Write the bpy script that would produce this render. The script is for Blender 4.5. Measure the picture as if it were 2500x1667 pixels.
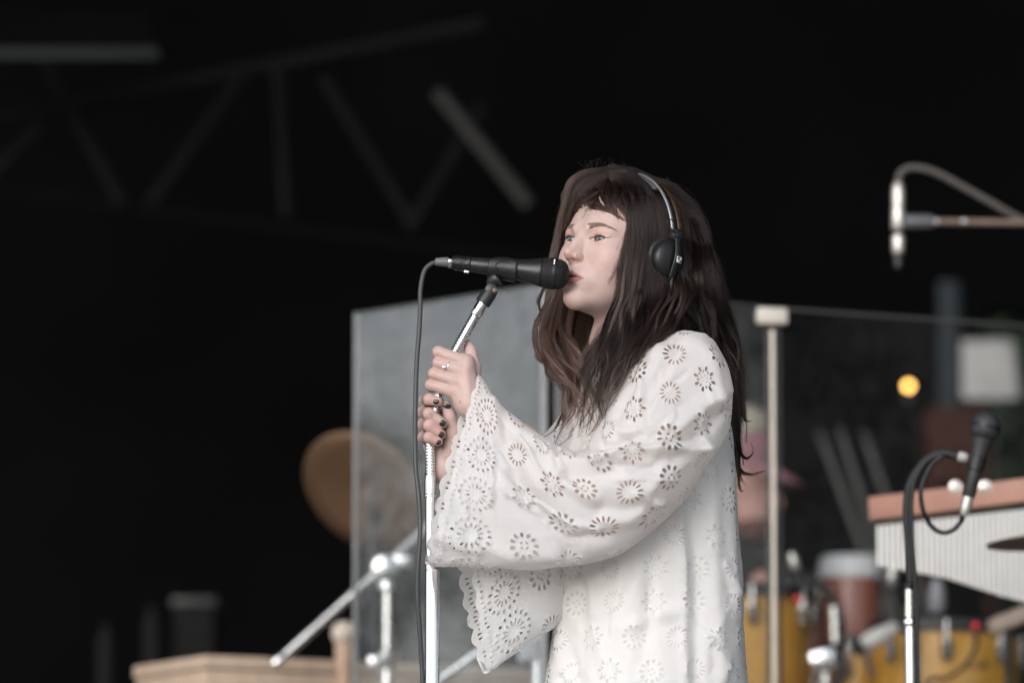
import bpy, bmesh, math, random
import numpy as np
from mathutils import Vector, Matrix, Euler
from mathutils.geometry import delaunay_2d_cdt

random.seed(7)
rng = np.random.default_rng(7)
for o in list(bpy.data.objects):
    bpy.data.objects.remove(o)
scene = bpy.context.scene
COL = scene.collection
PI = math.pi

# ------------------------------------------------------------------ camera
PITCH = math.radians(7.5)
CAM = np.array([0.0, -9.17 * math.cos(PITCH), 1.40 - 9.17 * math.sin(PITCH)])
cd = bpy.data.cameras.new('camera')
cam = bpy.data.objects.new('camera', cd)
COL.objects.link(cam)
cam.location = CAM
cam.rotation_euler = (PI / 2 + PITCH, 0, 0)
cd.sensor_width = 36.0
cd.lens = 200.0
cd.clip_start = 0.1
cd.clip_end = 600.0
cd.dof.use_dof = True
cd.dof.focus_distance = 9.10
cd.dof.aperture_fstop = 2.8
cd.dof.aperture_blades = 0
scene.camera = cam

# ------------------------------------------------------------------ world, sun, exposure
world = bpy.data.worlds.new('World')
scene.world = world
world.use_nodes = True
wn = world.node_tree
wn.nodes.clear()
SUN_EL, SUN_AZ = math.radians(21), math.radians(206)      # azimuth clockwise from +Y: behind the camera, to its left
sky = wn.nodes.new('ShaderNodeTexSky')
sky.sky_type = 'NISHITA'
sky.sun_disc = False
sky.sun_elevation = SUN_EL
sky.sun_rotation = SUN_AZ
sky.dust_density = 1.0
sky.air_density = 1.0
sky.ozone_density = 1.0
hs = wn.nodes.new('ShaderNodeHueSaturation')               # overcast: the cloud deck takes the blue out
hs.inputs['Saturation'].default_value = 0.40
bg = wn.nodes.new('ShaderNodeBackground')
bg.inputs['Strength'].default_value = 0.15
wo = wn.nodes.new('ShaderNodeOutputWorld')
wn.links.new(sky.outputs[0], hs.inputs['Color'])
wn.links.new(hs.outputs[0], bg.inputs['Color'])
wn.links.new(bg.outputs[0], wo.inputs['Surface'])

sd = bpy.data.lights.new('sun', 'SUN')
sd.energy = 0.85
sd.angle = math.radians(50)
sd.color = (1.0, 0.995, 1.0)
sun = bpy.data.objects.new('sun', sd)
COL.objects.link(sun)
sdir = Vector((math.sin(SUN_AZ) * math.cos(SUN_EL), math.cos(SUN_AZ) * math.cos(SUN_EL), math.sin(SUN_EL)))
sun.rotation_euler = sdir.to_track_quat('Z', 'Y').to_euler()
sun.location = (-6, -14, 14)

vs = scene.view_settings
vs.view_transform = 'Standard'
vs.look = 'None'
vs.exposure = 0.87
vs.gamma = 1.0
vs.use_curve_mapping = False
scene.cycles.max_bounces = 14
scene.cycles.diffuse_bounces = 10
scene.cycles.transmission_bounces = 12
scene.cycles.transparent_max_bounces = 24
scene.cycles.caustics_reflective = False
scene.cycles.caustics_refractive = False
scene.cycles.use_adaptive_sampling = True
scene.cycles.adaptive_threshold = 0.01
scene.cycles.use_denoising = True

# ------------------------------------------------------------------ photo pixel -> place, at a chosen distance
FPX = 200.0 / 36.0 * 2500.0
_f = np.array([0, math.cos(PITCH), math.sin(PITCH)])
_u = np.array([0, -math.sin(PITCH), math.cos(PITCH)])
_r = np.array([1.0, 0, 0])
def P(px, py, Y=0.0):
    d = _r * ((px - 1250.0) / FPX) + _u * ((833.5 - py) / FPX) + _f
    t = (Y - CAM[1]) / d[1]
    return CAM + d * t
def PV(px, py, Y=0.0):
    return Vector(P(px, py, Y))
def PA(pts):
    return np.array([P(*p) for p in pts])
def proj(q):
    d = np.asarray(q, float) - CAM
    w = d @ _f
    return 1250 + FPX * (d @ _r) / w, 833.5 - FPX * (d @ _u) / w
MM = 0.00066                                                # metres per photo pixel at the singer

# ------------------------------------------------------------------ objects
def link(o, parent=None):
    COL.objects.link(o)
    if parent is not None:
        o.parent = parent
    return o
def tag(o, label=None, cat=None, group=None, kind=None):
    if label: o['label'] = label
    if cat: o['category'] = cat
    if group: o['group'] = group
    if kind: o['kind'] = kind
    return o
def thing(name, label, cat, loc=(0, 0, 0), group=None):
    o = bpy.data.objects.new(name, None)
    o.empty_display_size = 0.05
    o.location = loc
    link(o)
    return tag(o, label, cat, group)
def mesh_obj(name, verts, faces, mat, parent=None, smooth=True):
    me = bpy.data.meshes.new(name)
    me.from_pydata([tuple(map(float, v)) for v in verts], [], [tuple(f) for f in faces])
    if smooth:
        me.polygons.foreach_set('use_smooth', [True] * len(me.polygons))
    me.update()
    if mat: me.materials.append(mat)
    o = bpy.data.objects.new(name, me)
    link(o)
    if parent is not None:
        o.parent = parent
        o.matrix_parent_inverse = Matrix.Translation(-Vector(parent.location)) if parent.parent is None else \
            Matrix.Translation(-Vector(parent.location))
    return o
def bm_obj(name, bm, mat, parent=None, smooth=True, auto=None):
    me = bpy.data.meshes.new(name)
    bmesh.ops.recalc_face_normals(bm, faces=bm.faces)
    bm.to_mesh(me); bm.free()
    if smooth:
        me.polygons.foreach_set('use_smooth', [True] * len(me.polygons))
        if auto:
            me.set_sharp_from_angle(angle=math.radians(auto))
    if mat: me.materials.append(mat)
    o = bpy.data.objects.new(name, me)
    link(o)
    if parent is not None:
        o.parent = parent
        o.matrix_parent_inverse = Matrix.Translation(-Vector(parent.location))
    return o

def frame_along(d):
    d = Vector(d).normalized()
    a = Vector((0, 0, 1)) if abs(d.z) < 0.9 else Vector((1, 0, 0))
    u = d.cross(a).normalized()
    return u, d.cross(u).normalized(), d
def catmull(pts, n):
    pts = [np.asarray(p, float) for p in pts]
    if len(pts) == 2:
        return [pts[0] + (pts[1] - pts[0]) * i / (n - 1) for i in range(n)]
    ext = [2 * pts[0] - pts[1]] + pts + [2 * pts[-1] - pts[-2]]
    out = []
    m = len(pts) - 1
    for i in range(n):
        t = i / (n - 1) * m
        k = min(int(t), m - 1)
        t -= k
        a, b, c, d = ext[k:k + 4]
        out.append(0.5 * (2 * b + (c - a) * t + (2 * a - 5 * b + 4 * c - d) * t * t + (3 * b - a - 3 * c + d) * t ** 3))
    return out
def tube_into(bm, pts, r, seg=12, caps=True, close=False):
    """sweep a circle of radius r (number or list) along pts"""
    n = len(pts)
    pts = [Vector(p) for p in pts]
    rr = r if hasattr(r, '__len__') else [r] * n
    t0 = (pts[1] - pts[0]).normalized()
    u, v, _ = frame_along(t0)
    rings = []
    for i in range(n):
        if close:
            t = (pts[(i + 1) % n] - pts[i - 1]).normalized()
        else:
            t = (pts[min(i + 1, n - 1)] - pts[max(i - 1, 0)]).normalized()
        u = (u - t * u.dot(t)).normalized()
        v = t.cross(u)
        rings.append([bm.verts.new(pts[i] + (u * math.cos(2 * PI * k / seg) + v * math.sin(2 * PI * k / seg)) * rr[i]) for k in range(seg)])
    for i in range(n if close else n - 1):
        a, b = rings[i], rings[(i + 1) % n]
        for k in range(seg):
            bm.faces.new((a[k], a[(k + 1) % seg], b[(k + 1) % seg], b[k]))
    if caps and not close:
        bm.faces.new(list(reversed(rings[0])))
        bm.faces.new(rings[-1])
    return rings
def lathe_into(bm, origin, axis, prof, seg=24, caps=True):
    """prof: list of (distance along the axis, radius)"""
    u, v, d = frame_along(axis)
    o = Vector(origin)
    rings = []
    for (h, r) in prof:
        rings.append([bm.verts.new(o + d * h + (u * math.cos(2 * PI * k / seg) + v * math.sin(2 * PI * k / seg)) * max(r, 1e-5)) for k in range(seg)])
    for a, b in zip(rings, rings[1:]):
        for k in range(seg):
            bm.faces.new((a[k], a[(k + 1) % seg], b[(k + 1) % seg], b[k]))
    if caps:
        bm.faces.new(list(reversed(rings[0])))
        bm.faces.new(rings[-1])
def box_into(bm, c, size, ax=None, bevel=0.0):
    c = Vector(c)
    ax = ax or (Vector((1, 0, 0)), Vector((0, 1, 0)), Vector((0, 0, 1)))
    vs_ = []
    for sx in (-1, 1):
        for sy in (-1, 1):
            for sz in (-1, 1):
                vs_.append(bm.verts.new(c + ax[0] * sx * size[0] / 2 + ax[1] * sy * size[1] / 2 + ax[2] * sz * size[2] / 2))
    fs = [bm.faces.new([vs_[i] for i in q]) for q in ((0, 1, 3, 2), (4, 6, 7, 5), (0, 4, 5, 1), (2, 3, 7, 6), (0, 2, 6, 4), (1, 5, 7, 3))]
    if bevel > 0:
        es = list({e for f in fs for e in f.edges})
        bmesh.ops.bevel(bm, geom=es, offset=bevel, segments=2, affect='EDGES', profile=0.6)
def tube(name, pts, r, mat, parent=None, seg=12, n=None):
    bm = bmesh.new()
    if n: pts = catmull(pts, n)
    if hasattr(r, '__len__') and len(r) != len(pts):
        r = list(np.interp(np.linspace(0, 1, len(pts)), np.linspace(0, 1, len(r)), r))
    tube_into(bm, pts, r, seg)
    return bm_obj(name, bm, mat, parent, auto=50)
def lathe(name, origin, axis, prof, mat, parent=None, seg=24):
    bm = bmesh.new()
    lathe_into(bm, origin, axis, prof, seg)
    return bm_obj(name, bm, mat, parent, auto=40)
def box(name, c, size, mat, parent=None, ax=None, bevel=0.0):
    bm = bmesh.new()
    box_into(bm, c, size, ax, bevel)
    return bm_obj(name, bm, mat, parent, auto=35)

# ------------------------------------------------------------------ materials
class NT:
    def __init__(s, name):
        s.m = bpy.data.materials.new(name)
        s.m.use_nodes = True
        s.t = s.m.node_tree
        s.t.nodes.clear()
        s.out = s.t.nodes.new('ShaderNodeOutputMaterial')
    def n(s, typ, **kw):
        nd = s.t.nodes.new(typ)
        for k, v in kw.items():
            setattr(nd, k, v)
        return nd
    def l(s, a, b):
        s.t.links.new(a, b)
    def coord(s, kind='Object', scale=None):
        tc = s.n('ShaderNodeTexCoord')
        if scale is None:
            return tc.outputs[kind]
        mp = s.n('ShaderNodeMapping')
        mp.inputs['Scale'].default_value = scale
        s.l(tc.outputs[kind], mp.inputs['Vector'])
        return mp.outputs[0]
    def noise(s, vec, scale, detail=4, rough=0.55, dist=0.0):
        nd = s.n('ShaderNodeTexNoise')
        nd.inputs['Scale'].default_value = scale
        nd.inputs['Detail'].default_value = detail
        nd.inputs['Roughness'].default_value = rough
        nd.inputs['Distortion'].default_value = dist
        if vec is not None: s.l(vec, nd.inputs['Vector'])
        return nd.outputs[0]
    def ramp(s, fac, stops):
        r = s.n('ShaderNodeValToRGB')
        e = r.color_ramp.elements
        while len(e) < len(stops): e.new(0.5)
        for el, (p, c) in zip(e, stops):
            el.position = p
            el.color = (*c, 1) if len(c) == 3 else c
        s.l(fac, r.inputs[0])
        return r.outputs[0]
    def bsdf(s, **kw):
        b = s.n('ShaderNodeBsdfPrincipled')
        for k, v in kw.items():
            k = k.replace('_', ' ')
            if hasattr(v, 'is_linked') or isinstance(v, bpy.types.NodeSocket):
                s.l(v, b.inputs[k])
            else:
                if isinstance(v, tuple) and len(v) == 3 and b.inputs[k].type == 'RGBA': v = (*v, 1)
                b.inputs[k].default_value = v
        return b
    def bump(s, h, strength, dist=0.001):
        b = s.n('ShaderNodeBump')
        b.inputs['Strength'].default_value = strength
        b.inputs['Distance'].default_value = dist
        s.l(h, b.inputs['Height'])
        return b.outputs[0]
    def done(s, sh):
        s.l(sh if isinstance(sh, bpy.types.NodeSocket) else sh.outputs[0], s.out.inputs['Surface'])
        return s.m

def simple(name, col, rough=0.5, metal=0.0, var=0.15, scale=30.0, bump=0.0, coat=0.0, spec=0.5):
    """plain material with a little noise in colour and gloss"""
    t = NT(name)
    c = t.coord()
    nz = t.noise(c, scale, 5)
    lo = tuple(x * (1 - var) for x in col)
    hi = tuple(min(1, x * (1 + var)) for x in col)
    cc = t.ramp(nz, [(0.3, lo), (0.7, hi)])
    rr = t.ramp(nz, [(0.25, (max(0, rough - 0.08),) * 3), (0.75, (min(1, rough + 0.08),) * 3)])
    kw = dict(Base_Color=cc, Roughness=rr, Metallic=metal, Coat_Weight=coat, Specular_IOR_Level=spec)
    if bump > 0:
        kw['Normal'] = t.bump(nz, bump, 0.002)
    return t.done(t.bsdf(**kw))

M = {}
M['black_plastic'] = simple('black_plastic', (0.012, 0.012, 0.013), 0.42, var=0.2, scale=60)
M['black_rubber'] = simple('black_rubber', (0.022, 0.022, 0.023), 0.6, var=0.25, scale=40)
M['black_metal'] = simple('black_metal', (0.018, 0.018, 0.02), 0.38, var=0.2, scale=80, metal=0.3)
M['chrome'] = simple('chrome', (0.86, 0.86, 0.88), 0.1, metal=1.0, var=0.03, scale=12)
M['worn_chrome'] = simple('worn_chrome', (0.72, 0.71, 0.69), 0.28, metal=1.0, var=0.1, scale=25)
M['silver'] = simple('silver', (0.75, 0.73, 0.7), 0.22, metal=1.0, var=0.05, scale=40)
M['stage_black'] = simple('stage_black', (0.0034, 0.0036, 0.0042), 0.95, var=0.3, scale=1.5, spec=0.03)
M['truss_metal'] = simple('truss_metal', (0.0078, 0.0078, 0.0082), 0.7, var=0.3, scale=6, spec=0.06)
M['wood_box'] = simple('wood_box', (0.42, 0.31, 0.23), 0.7, var=0.1, scale=8)
M['brass'] = simple('brass', (0.20, 0.10, 0.045), 0.48, metal=0.85, var=0.25, scale=9)
M['grey_cloth'] = simple('grey_cloth', (0.12, 0.12, 0.12), 0.8, var=0.2, scale=20)
# ------------------------------------------------------------------ ground, stage, shell of the stage
def struct(name, c, size, mat, label=None):
    o = box(name, c, size, mat)
    o['kind'] = 'structure'
    return o
t = NT('grass_ground')
nz = t.noise(t.coord('Object'), 1.3, 6)
M['ground'] = t.done(t.bsdf(Base_Color=t.ramp(nz, [(0.3, (.25, .24, .22)), (0.7, (.34, .325, .30))]), Roughness=1.0))
g = mesh_obj('ground', [(-300, -300, -1.4), (300, -300, -1.4), (300, 300, -1.4), (-300, 300, -1.4)], [(0, 1, 2, 3)], M['ground'])
g['kind'] = 'structure'
t = NT('stage_deck')
nz = t.noise(t.coord('Object'), 4, 5)
M['deck'] = t.done(t.bsdf(Base_Color=t.ramp(nz, [(0.3, (.13, .125, .12)), (0.7, (.19, .18, .17))]), Roughness=.6))
struct('stage_floor', (-1.0, 3.6, -.70), (16, 12.0, 1.4), M['deck'])
struct('stage_back_wall', (-4.75, 9.0, 4.0), (12.5, .25, 8.0), M['stage_black'])
struct('stage_back_wall', (5.25, 9.0, 5.335), (7.5, .25, 5.33), M['stage_black'])
struct('stage_back_wall', (5.7, 9.0, 1.335), (6.6, .25, 2.66), M['stage_black'])
struct('stage_side_wall', (6.6, 3.6, 4.0), (.25, 10.6, 8.0), M['stage_black'])
struct('stage_side_wall', (-10.8, 7.0, 4.0), (.25, 4.2, 8.0), M['stage_black'])
struct('stage_roof', (-1.2, 3.0, 7.2), (20.0, 12.4, .3), M['stage_black'])

# wood beyond the field: one mass, far off
t = NT('far_foliage')
nz = t.noise(t.coord('Object'), 1.2, 5)
M['far_foliage'] = t.done(t.bsdf(Base_Color=t.ramp(nz, [(0.35, (.030, .042, .018)), (0.7, (.085, .10, .045))]), Roughness=.9))
def far_wood(name, x0, y0, x1, y1, n, h, seed):
    r = np.random.default_rng(seed)
    V, Fq = [], []
    for i in range(n):
        u = r.uniform(0, 1)
        c = np.array([lerp_(x0, x1, u), lerp_(y0, y1, u), -1.4]) + np.array([*r.normal(0, 2.5, 2), 0])
        hh = h * r.uniform(.6, 1.15)
        for k in range(70):
            d = r.normal(0, 1, 3); d /= np.linalg.norm(d)
            p = c + np.array([0, 0, hh * .55]) + d * np.array([hh * .42, hh * .42, hh * .48]) * r.uniform(.6, 1.05)
            a = r.normal(0, 1, 3); a /= np.linalg.norm(a); b = np.cross(a, d); s = r.uniform(.5, 1.2)
            m = len(V)
            V += [p + a * s, p + b * s, p - a * s, p - b * s]
            Fq.append((m, m + 1, m + 2, m + 3))
    o = mesh_obj(name, V, Fq, M['far_foliage'])
    o['kind'] = 'stuff'
    o['label'] = 'far wood of dull green trees beyond the field'
    return o
def lerp_(a, b, t): return a + (b - a) * t
far_wood('far_wood', -75, -60, -62, 60, 64, 10.2, 3)
far_wood('far_wood', -60, -110, 80, -110, 60, 10, 4)
far_wood('far_wood', -30, 60, 60, 60, 50, 12, 5)
# ------------------------------------------------------------------ the singer's body: one continuous surface from a distance field
HTH, HPH, HPS, HSC = math.radians(47), math.radians(-9.0), math.radians(4.2), 1.06
HO = np.array([0.171, 0.0, 1.5235])
def _rot(th, ph, ps):
    c, s = math.cos, math.sin
    Rz = np.array([[c(th), s(th), 0], [-s(th), c(th), 0], [0, 0, 1]])
    Rx = np.array([[1, 0, 0], [0, c(ph), -s(ph)], [0, s(ph), c(ph)]])
    Ry = np.array([[c(ps), 0, s(ps)], [0, 1, 0], [-s(ps), 0, c(ps)]])
    return Rz @ Rx @ Ry
HR = _rot(HTH, HPH, HPS)
def H(*p):
    """head coordinates (x her left, y back, z up) -> world"""
    return HR @ (np.array(p, float) * HSC) + HO
def HL(q):
    return ((np.asarray(q) - HO) @ HR) / HSC

def _axis(segs):
    out = [segs[0][0]]
    for a, b, h in segs:
        n = max(1, int(round((b - a) / h)))
        out += list(a + (b - a) * (np.arange(1, n + 1) / n))
    return np.array(out, np.float32)
FINE = 0.00125
GX = _axis([(-0.16, -0.148, .004), (-0.148, -0.055, FINE), (-0.055, 0.05, .0025), (0.05, 0.20, FINE), (0.20, 0.28, .003), (0.28, 0.42, .006)])
GY = _axis([(-0.30, -0.15, .005), (-0.15, -0.018, FINE), (-0.018, 0.11, .003), (0.11, 0.26, .007)])
GZ = _axis([(-0.02, 1.10, .012), (1.10, 1.17, .004), (1.17, 1.405, FINE), (1.405, 1.435, .003), (1.435, 1.58, FINE), (1.58, 1.70, .003)])
F = np.full((len(GX), len(GY), len(GZ)), 0.5, np.float32)

def _sl(c, R):
    out = []
    for ax, g in enumerate((GX, GY, GZ)):
        a = max(0, np.searchsorted(g, c[ax] - R) - 1)
        b = min(len(g), np.searchsorted(g, c[ax] + R) + 1)
        out.append(slice(a, max(a + 1, b)))
    return tuple(out)
def _open(sl):
    return GX[sl[0]][:, None, None], GY[sl[1]][None, :, None], GZ[sl[2]][None, None, :]
def _loc(sl):
    X, Y, Z = _open(sl)
    X, Y, Z = X - HO[0], Y - HO[1], Z - HO[2]
    r = (HR / HSC).astype(np.float32)
    return (X * r[0, 0] + Y * r[1, 0] + Z * r[2, 0], X * r[0, 1] + Y * r[1, 1] + Z * r[2, 1], X * r[0, 2] + Y * r[1, 2] + Z * r[2, 2])
def smin(a, b, k):
    h = np.maximum(k - np.abs(a - b), 0) / k
    return np.minimum(a, b) - h * h * (k * 0.25)
def smax(a, b, k):
    return -smin(-a, -b, k)
def cone_d(X, Y, Z, a, b, ra, rb):
    bx, by, bz = [np.float32(v) for v in (np.asarray(b) - np.asarray(a))]
    x, y, z = X - np.float32(a[0]), Y - np.float32(a[1]), Z - np.float32(a[2])
    L = max(bx * bx + by * by + bz * bz, 1e-12)
    t = np.clip((x * bx + y * by + z * bz) / L, 0, 1)
    return np.sqrt((x - bx * t) ** 2 + (y - by * t) ** 2 + (z - bz * t) ** 2) - (np.float32(ra) + np.float32(rb - ra) * t)
def ell_d(x, y, z, c, r):
    x, y, z = (x - c[0]), (y - c[1]), (z - c[2])
    k0 = np.sqrt((x / r[0]) ** 2 + (y / r[1]) ** 2 + (z / r[2]) ** 2) + 1e-9
    k1 = np.sqrt((x / r[0] ** 2) ** 2 + (y / r[1] ** 2) ** 2 + (z / r[2] ** 2) ** 2) + 1e-9
    return k0 * (k0 - 1) / k1
def put(sl, d, k, sub=False):
    d = d.astype(np.float32)
    F[sl] = smax(F[sl], -d, k) if sub else smin(F[sl], d, k)
def hell(c, r, k, sub=False):                       # ellipsoid in head coordinates
    sl = _sl(H(*c), max(r) * HSC + k + .012)
    x, y, z = _loc(sl)
    put(sl, ell_d(x, y, z, c, r) * HSC, k, sub)
def hcone(a, b, ra, rb, k, sub=False):
    c = H(*((np.array(a) + np.array(b)) / 2))
    R = (np.linalg.norm(np.array(a) - np.array(b)) / 2 + max(ra, rb)) * HSC + k + .01
    sl = _sl(c, R)
    x, y, z = _loc(sl)
    put(sl, cone_d(x, y, z, a, b, ra, rb) * HSC, k, sub)
def wcone(a, b, ra, rb, k):
    a, b = np.asarray(a, float), np.asarray(b, float)
    sl = _sl((a + b) / 2, np.linalg.norm(a - b) / 2 + max(ra, rb) + k + .012)
    X, Y, Z = _open(sl)
    put(sl, cone_d(X, Y, Z, a, b, ra, rb), k)
def chain(pts, rad, k, kin=0.004):
    """a finger: its own smooth chain, joined to the rest with a small blend so that neighbours stay apart"""
    pts = [np.asarray(p, float) for p in pts]
    lo, hi = np.min(pts, 0), np.max(pts, 0)
    sl = _sl((lo + hi) / 2, np.max(hi - lo) / 2 + max(rad) + .015)
    X, Y, Z = _open(sl)
    d = None
    for i in range(len(pts) - 1):
        e = cone_d(X, Y, Z, pts[i], pts[i + 1], rad[i], rad[i + 1])
        d = e if d is None else smin(d, e, kin)
    put(sl, d, k)

# torso, legs, arms (mostly under the dress)
wcone(P(1540, 850, .03), P(1578, 1000, .03), .060, .095, .03)
wcone(P(1578, 1000, .03), P(1580, 1230, .02), .095, .088, .05)
wcone(P(1580, 1230, .02), P(1580, 1480, .02), .085, .105, .06)
wcone(P(1550, 880, .03), P(1672, 905, -.105), .050, .046, .05)
wcone(P(1550, 880, .03), P(1478, 940, .12), .050, .034, .04)
for hx, hy, ky in ((1605, -.035, -.06), (1550, .085, .085)):
    hip = P(hx, 1500, hy)
    knee = np.array([hip[0] - .01, ky, 0.50])
    ankle = np.array([hip[0] + .01, ky, 0.085])
    wcone(hip, knee, .070, .050, .03)
    wcone(knee, ankle, .050, .034, .03)
    wcone(ankle, ankle + np.array([-.035, -.02, -.035]), .036, .034, .02)
    wcone(ankle + np.array([-.02, -.012, -.045]), ankle + np.array([-.15, -.09, -.055]), .034, .026, .02)
WL = P(1147, 985, -.118)                            # her left wrist (near arm)
WR = P(1084, 1150, -.062)                           # her right wrist (far arm)
EL = P(1502, 1252, -.168)
ER = P(1372, 1215, .05)
wcone(P(1672, 905, -.105), EL, .042, .032, .03)
wcone(EL, WL + (EL - WL) * .35, .032, .0275, .01)
wcone(WL + (EL - WL) * .35, WL, .0275, .0215, .01)
wcone(P(1478, 940, .12), ER, .034, .030, .03)
wcone(ER, WR + (ER - WR) * .35, .030, .027, .01)
wcone(WR + (ER - WR) * .35, WR, .027, .0205, .01)
# neck
wcone(H(0, .024, -.045), P(1546, 850, .035), .046, .050, .03)
wcone(P(1546, 850, .035), P(1570, 900, .03), .050, .065, .04)

# head: masses first
hell((0, .018, .040), (.0715, .090, .080), .02)
hell((0, -.033, .040), (.060, .0500, .056), .03)
hell((0, -.030, -.015), (.0585, .0525, .070), .025)
for s in (-1, 1):
    hcone((s * .0450, -.006, -.038), (s * .010, -.0690, -.0690), .0170, .0125, .024)
    hell((s * .0405, -.0560, -.004), (.0220, .0205, .0225), .020)
    hell((s * .0290, -.040, -.030), (.0255, .0335, .0310), .022)
hell((0, -.0765, -.0705), (.0145, .0140, .0125), .016)
hell((0, -.0680, -.040), (.0270, .0220, .0235), .016)
for s in (-1, 1):
    hcone((s * .014, -.0800, .0335), (s * .043, -.0645, .0355), .0075, .0075, .014)
    hell((s * .0325, -.0945, .0225), (.0165, .0150, .0125), .013, sub=True)
# nose
hcone((0, -.0820, .0300), (0, -.1010, -.0040), .0054, .0062, .009)
hcone((0, -.0850, .0100), (0, -.0900, -.0080), .0090, .0105, .008)
hell((0, -.1030, -.0072), (.0072, .0082, .0064), .006)
for s in (-1, 1):
    hell((s * .0098, -.0915, -.0105), (.0052, .0085, .0058), .006)
hcone((0, -.1020, -.0120), (0, -.0905, -.0170), .0034, .0030, .005)
for s in (-1, 1):
    hell((s * .0056, -.0975, -.0165), (.0026, .0050, .0018), .002, sub=True)
# eyes: lid shells, then the almond openings
EYE = [(s * .0325, -.0655, .0222 - s * .0010) for s in (-1, 1)]
EW, EHU, EHL = .0150, .0041, .0041
ESH = .0026
def almond(x, z, c, s):
    x = x - c[0] + s * ESH; z = z - c[2]
    z = z - s * x * 0.07
    Ru = (EW ** 2 + EHU ** 2) / (2 * EHU); Rl = (EW ** 2 + EHL ** 2) / (2 * EHL)
    return np.maximum(np.hypot(x, z - (EHU - Ru)) - Ru, np.hypot(x, z + (EHL - Rl)) - Rl)
for c, s in zip(EYE, (-1, 1)):
    hell(c, (.0140, .0132, .0128), .006)
    hell((c[0], c[1] - .0010, c[2] + .0095), (.0150, .0122, .0024), .004)          # fold over the upper lid
    sl = _sl(H(*c), .024)
    x, y, z = _loc(sl)
    rr = np.sqrt((x - c[0]) ** 2 + (y - c[1]) ** 2 + (z - c[2]) ** 2)
    put(sl, np.maximum(np.maximum(almond(x, z, c, s), y - c[1] + .004), .0115 - rr) * HSC, .0008, sub=True)
for c, s in zip(EYE, (-1, 1)):                                                      # inner corners
    hell((c[0] - s * .0142, c[1] - .0088, c[2] - .0012), (.0036, .0030, .0026), .0015)
# lips, slightly parted
hell((0, -.0700, -.040), (.0265, .0210, .0210), .016)
for s in (-1, 1):
    hcone((s * .0235, -.0800, -.0425), (s * .0060, -.0912, -.0356), .0010, .0030, .005)
    hcone((s * .0060, -.0912, -.0356), (0, -.0920, -.0364), .0030, .0030, .004)
    hcone((s * .0220, -.0800, -.0435), (s * .0080, -.0890, -.0472), .0010, .0036, .005)
    hcone((s * .0080, -.0890, -.0472), (0, -.0905, -.0478), .0036, .0040, .005)
    hcone((s * .0225, -.0840, -.0426), (s * .006, -.0965, -.0412), .0005, .0011, .0012, sub=True)
hell((0, -.0945, -.0412), (.0110, .0085, .0010), .0015, sub=True)
hell((0, -.0915, -.0570), (.0140, .0055, .0036), .008, sub=True)
for s in (-1, 1):                                                                   # ears (under hair and cups)
    hell((s * .071, .012, -.004), (.006, .014, .028), .008)

# hands. her left hand, back towards the camera, above; her right hand, fingertips towards the camera, below
LF = [  # knuckle, middle joint, end joint, tip
    ([(1139, 884, -.118), (1071, 859, -.1075), (1077, 866, -.076), (1100, 874, -.070)], (.0112, .0096, .0086, .0078)),
    ([(1134, 908, -.122), (1070, 886, -.1085), (1072, 892, -.077), (1092, 899, -.070)], (.0112, .0092, .0086, .0078)),
    ([(1124, 932, -.121), (1059, 912, -.1075), (1061, 917, -.077), (1082, 923, -.070)], (.0108, .0090, .0084, .0076)),
    ([(1109, 955, -.116), (1051, 940, -.1050), (1053, 944, -.079), (1072, 949, -.072)], (.0102, .0088, .0080, .0072)),
]
for pts, rad in LF:
    w = [P(*p) for p in pts]
    chain(w, rad, .0012)
    wcone(w[0], WL + (w[0] - WL) * .08, rad[0], .019, .010)
for (pts, rad), f in zip(LF, (.35, .45, .5, .5)):          # knuckles and tendons on the back of the hand
    m = P(*pts[0]) + np.array([.001, -.0075, .001]); w_ = WL + np.array([0, -.0165, 0]) + (m - WL) * .30
    wcone(m, m + (w_ - m) * .25, .0052, .0036, .006)
    wcone(m + (w_ - m) * .2, w_, .0034, .0026, .005)
chain([P(1150, 950, -.108), P(1157, 896, -.092), P(1150, 860, -.080), P(1144, 842, -.076)], (.015, .0120, .0098, .0078), .008)
RF = [
    ([(1066, 984, -.056), (1037, 977, -.0800), (1047, 975, -.1060), (1069, 980, -.1080)], (.0098, .0088, .0090, .0080)),
    ([(1068, 1012, -.053), (1033, 1006, -.0800), (1047, 1010, -.1090), (1081, 1033, -.1080)], (.0105, .0094, .0096, .0080)),
    ([(1070, 1042, -.053), (1033, 1036, -.0790), (1047, 1039, -.1080), (1077, 1060, -.1060)], (.0105, .0092, .0092, .0078)),
    ([(1072, 1070, -.055), (1033, 1067, -.0780), (1046, 1068, -.1050), (1070, 1078, -.1040)], (.0098, .0086, .0086, .0072)),
]
for pts, rad in RF:
    w = [P(*p) for p in pts]
    chain(w, rad, .0012)
    wcone(w[0], WR + (w[0] - WR) * .08, rad[0], .018, .010)
wcone(P(1052, 1088, -.060), WR, .0125, .018, .010)
chain([P(1098, 1105, -.074), P(1104, 1056, -.084), P(1099, 1015, -.092), P(1089, 988, -.097)], (.0155, .0125, .0100, .0082), .007)

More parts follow.
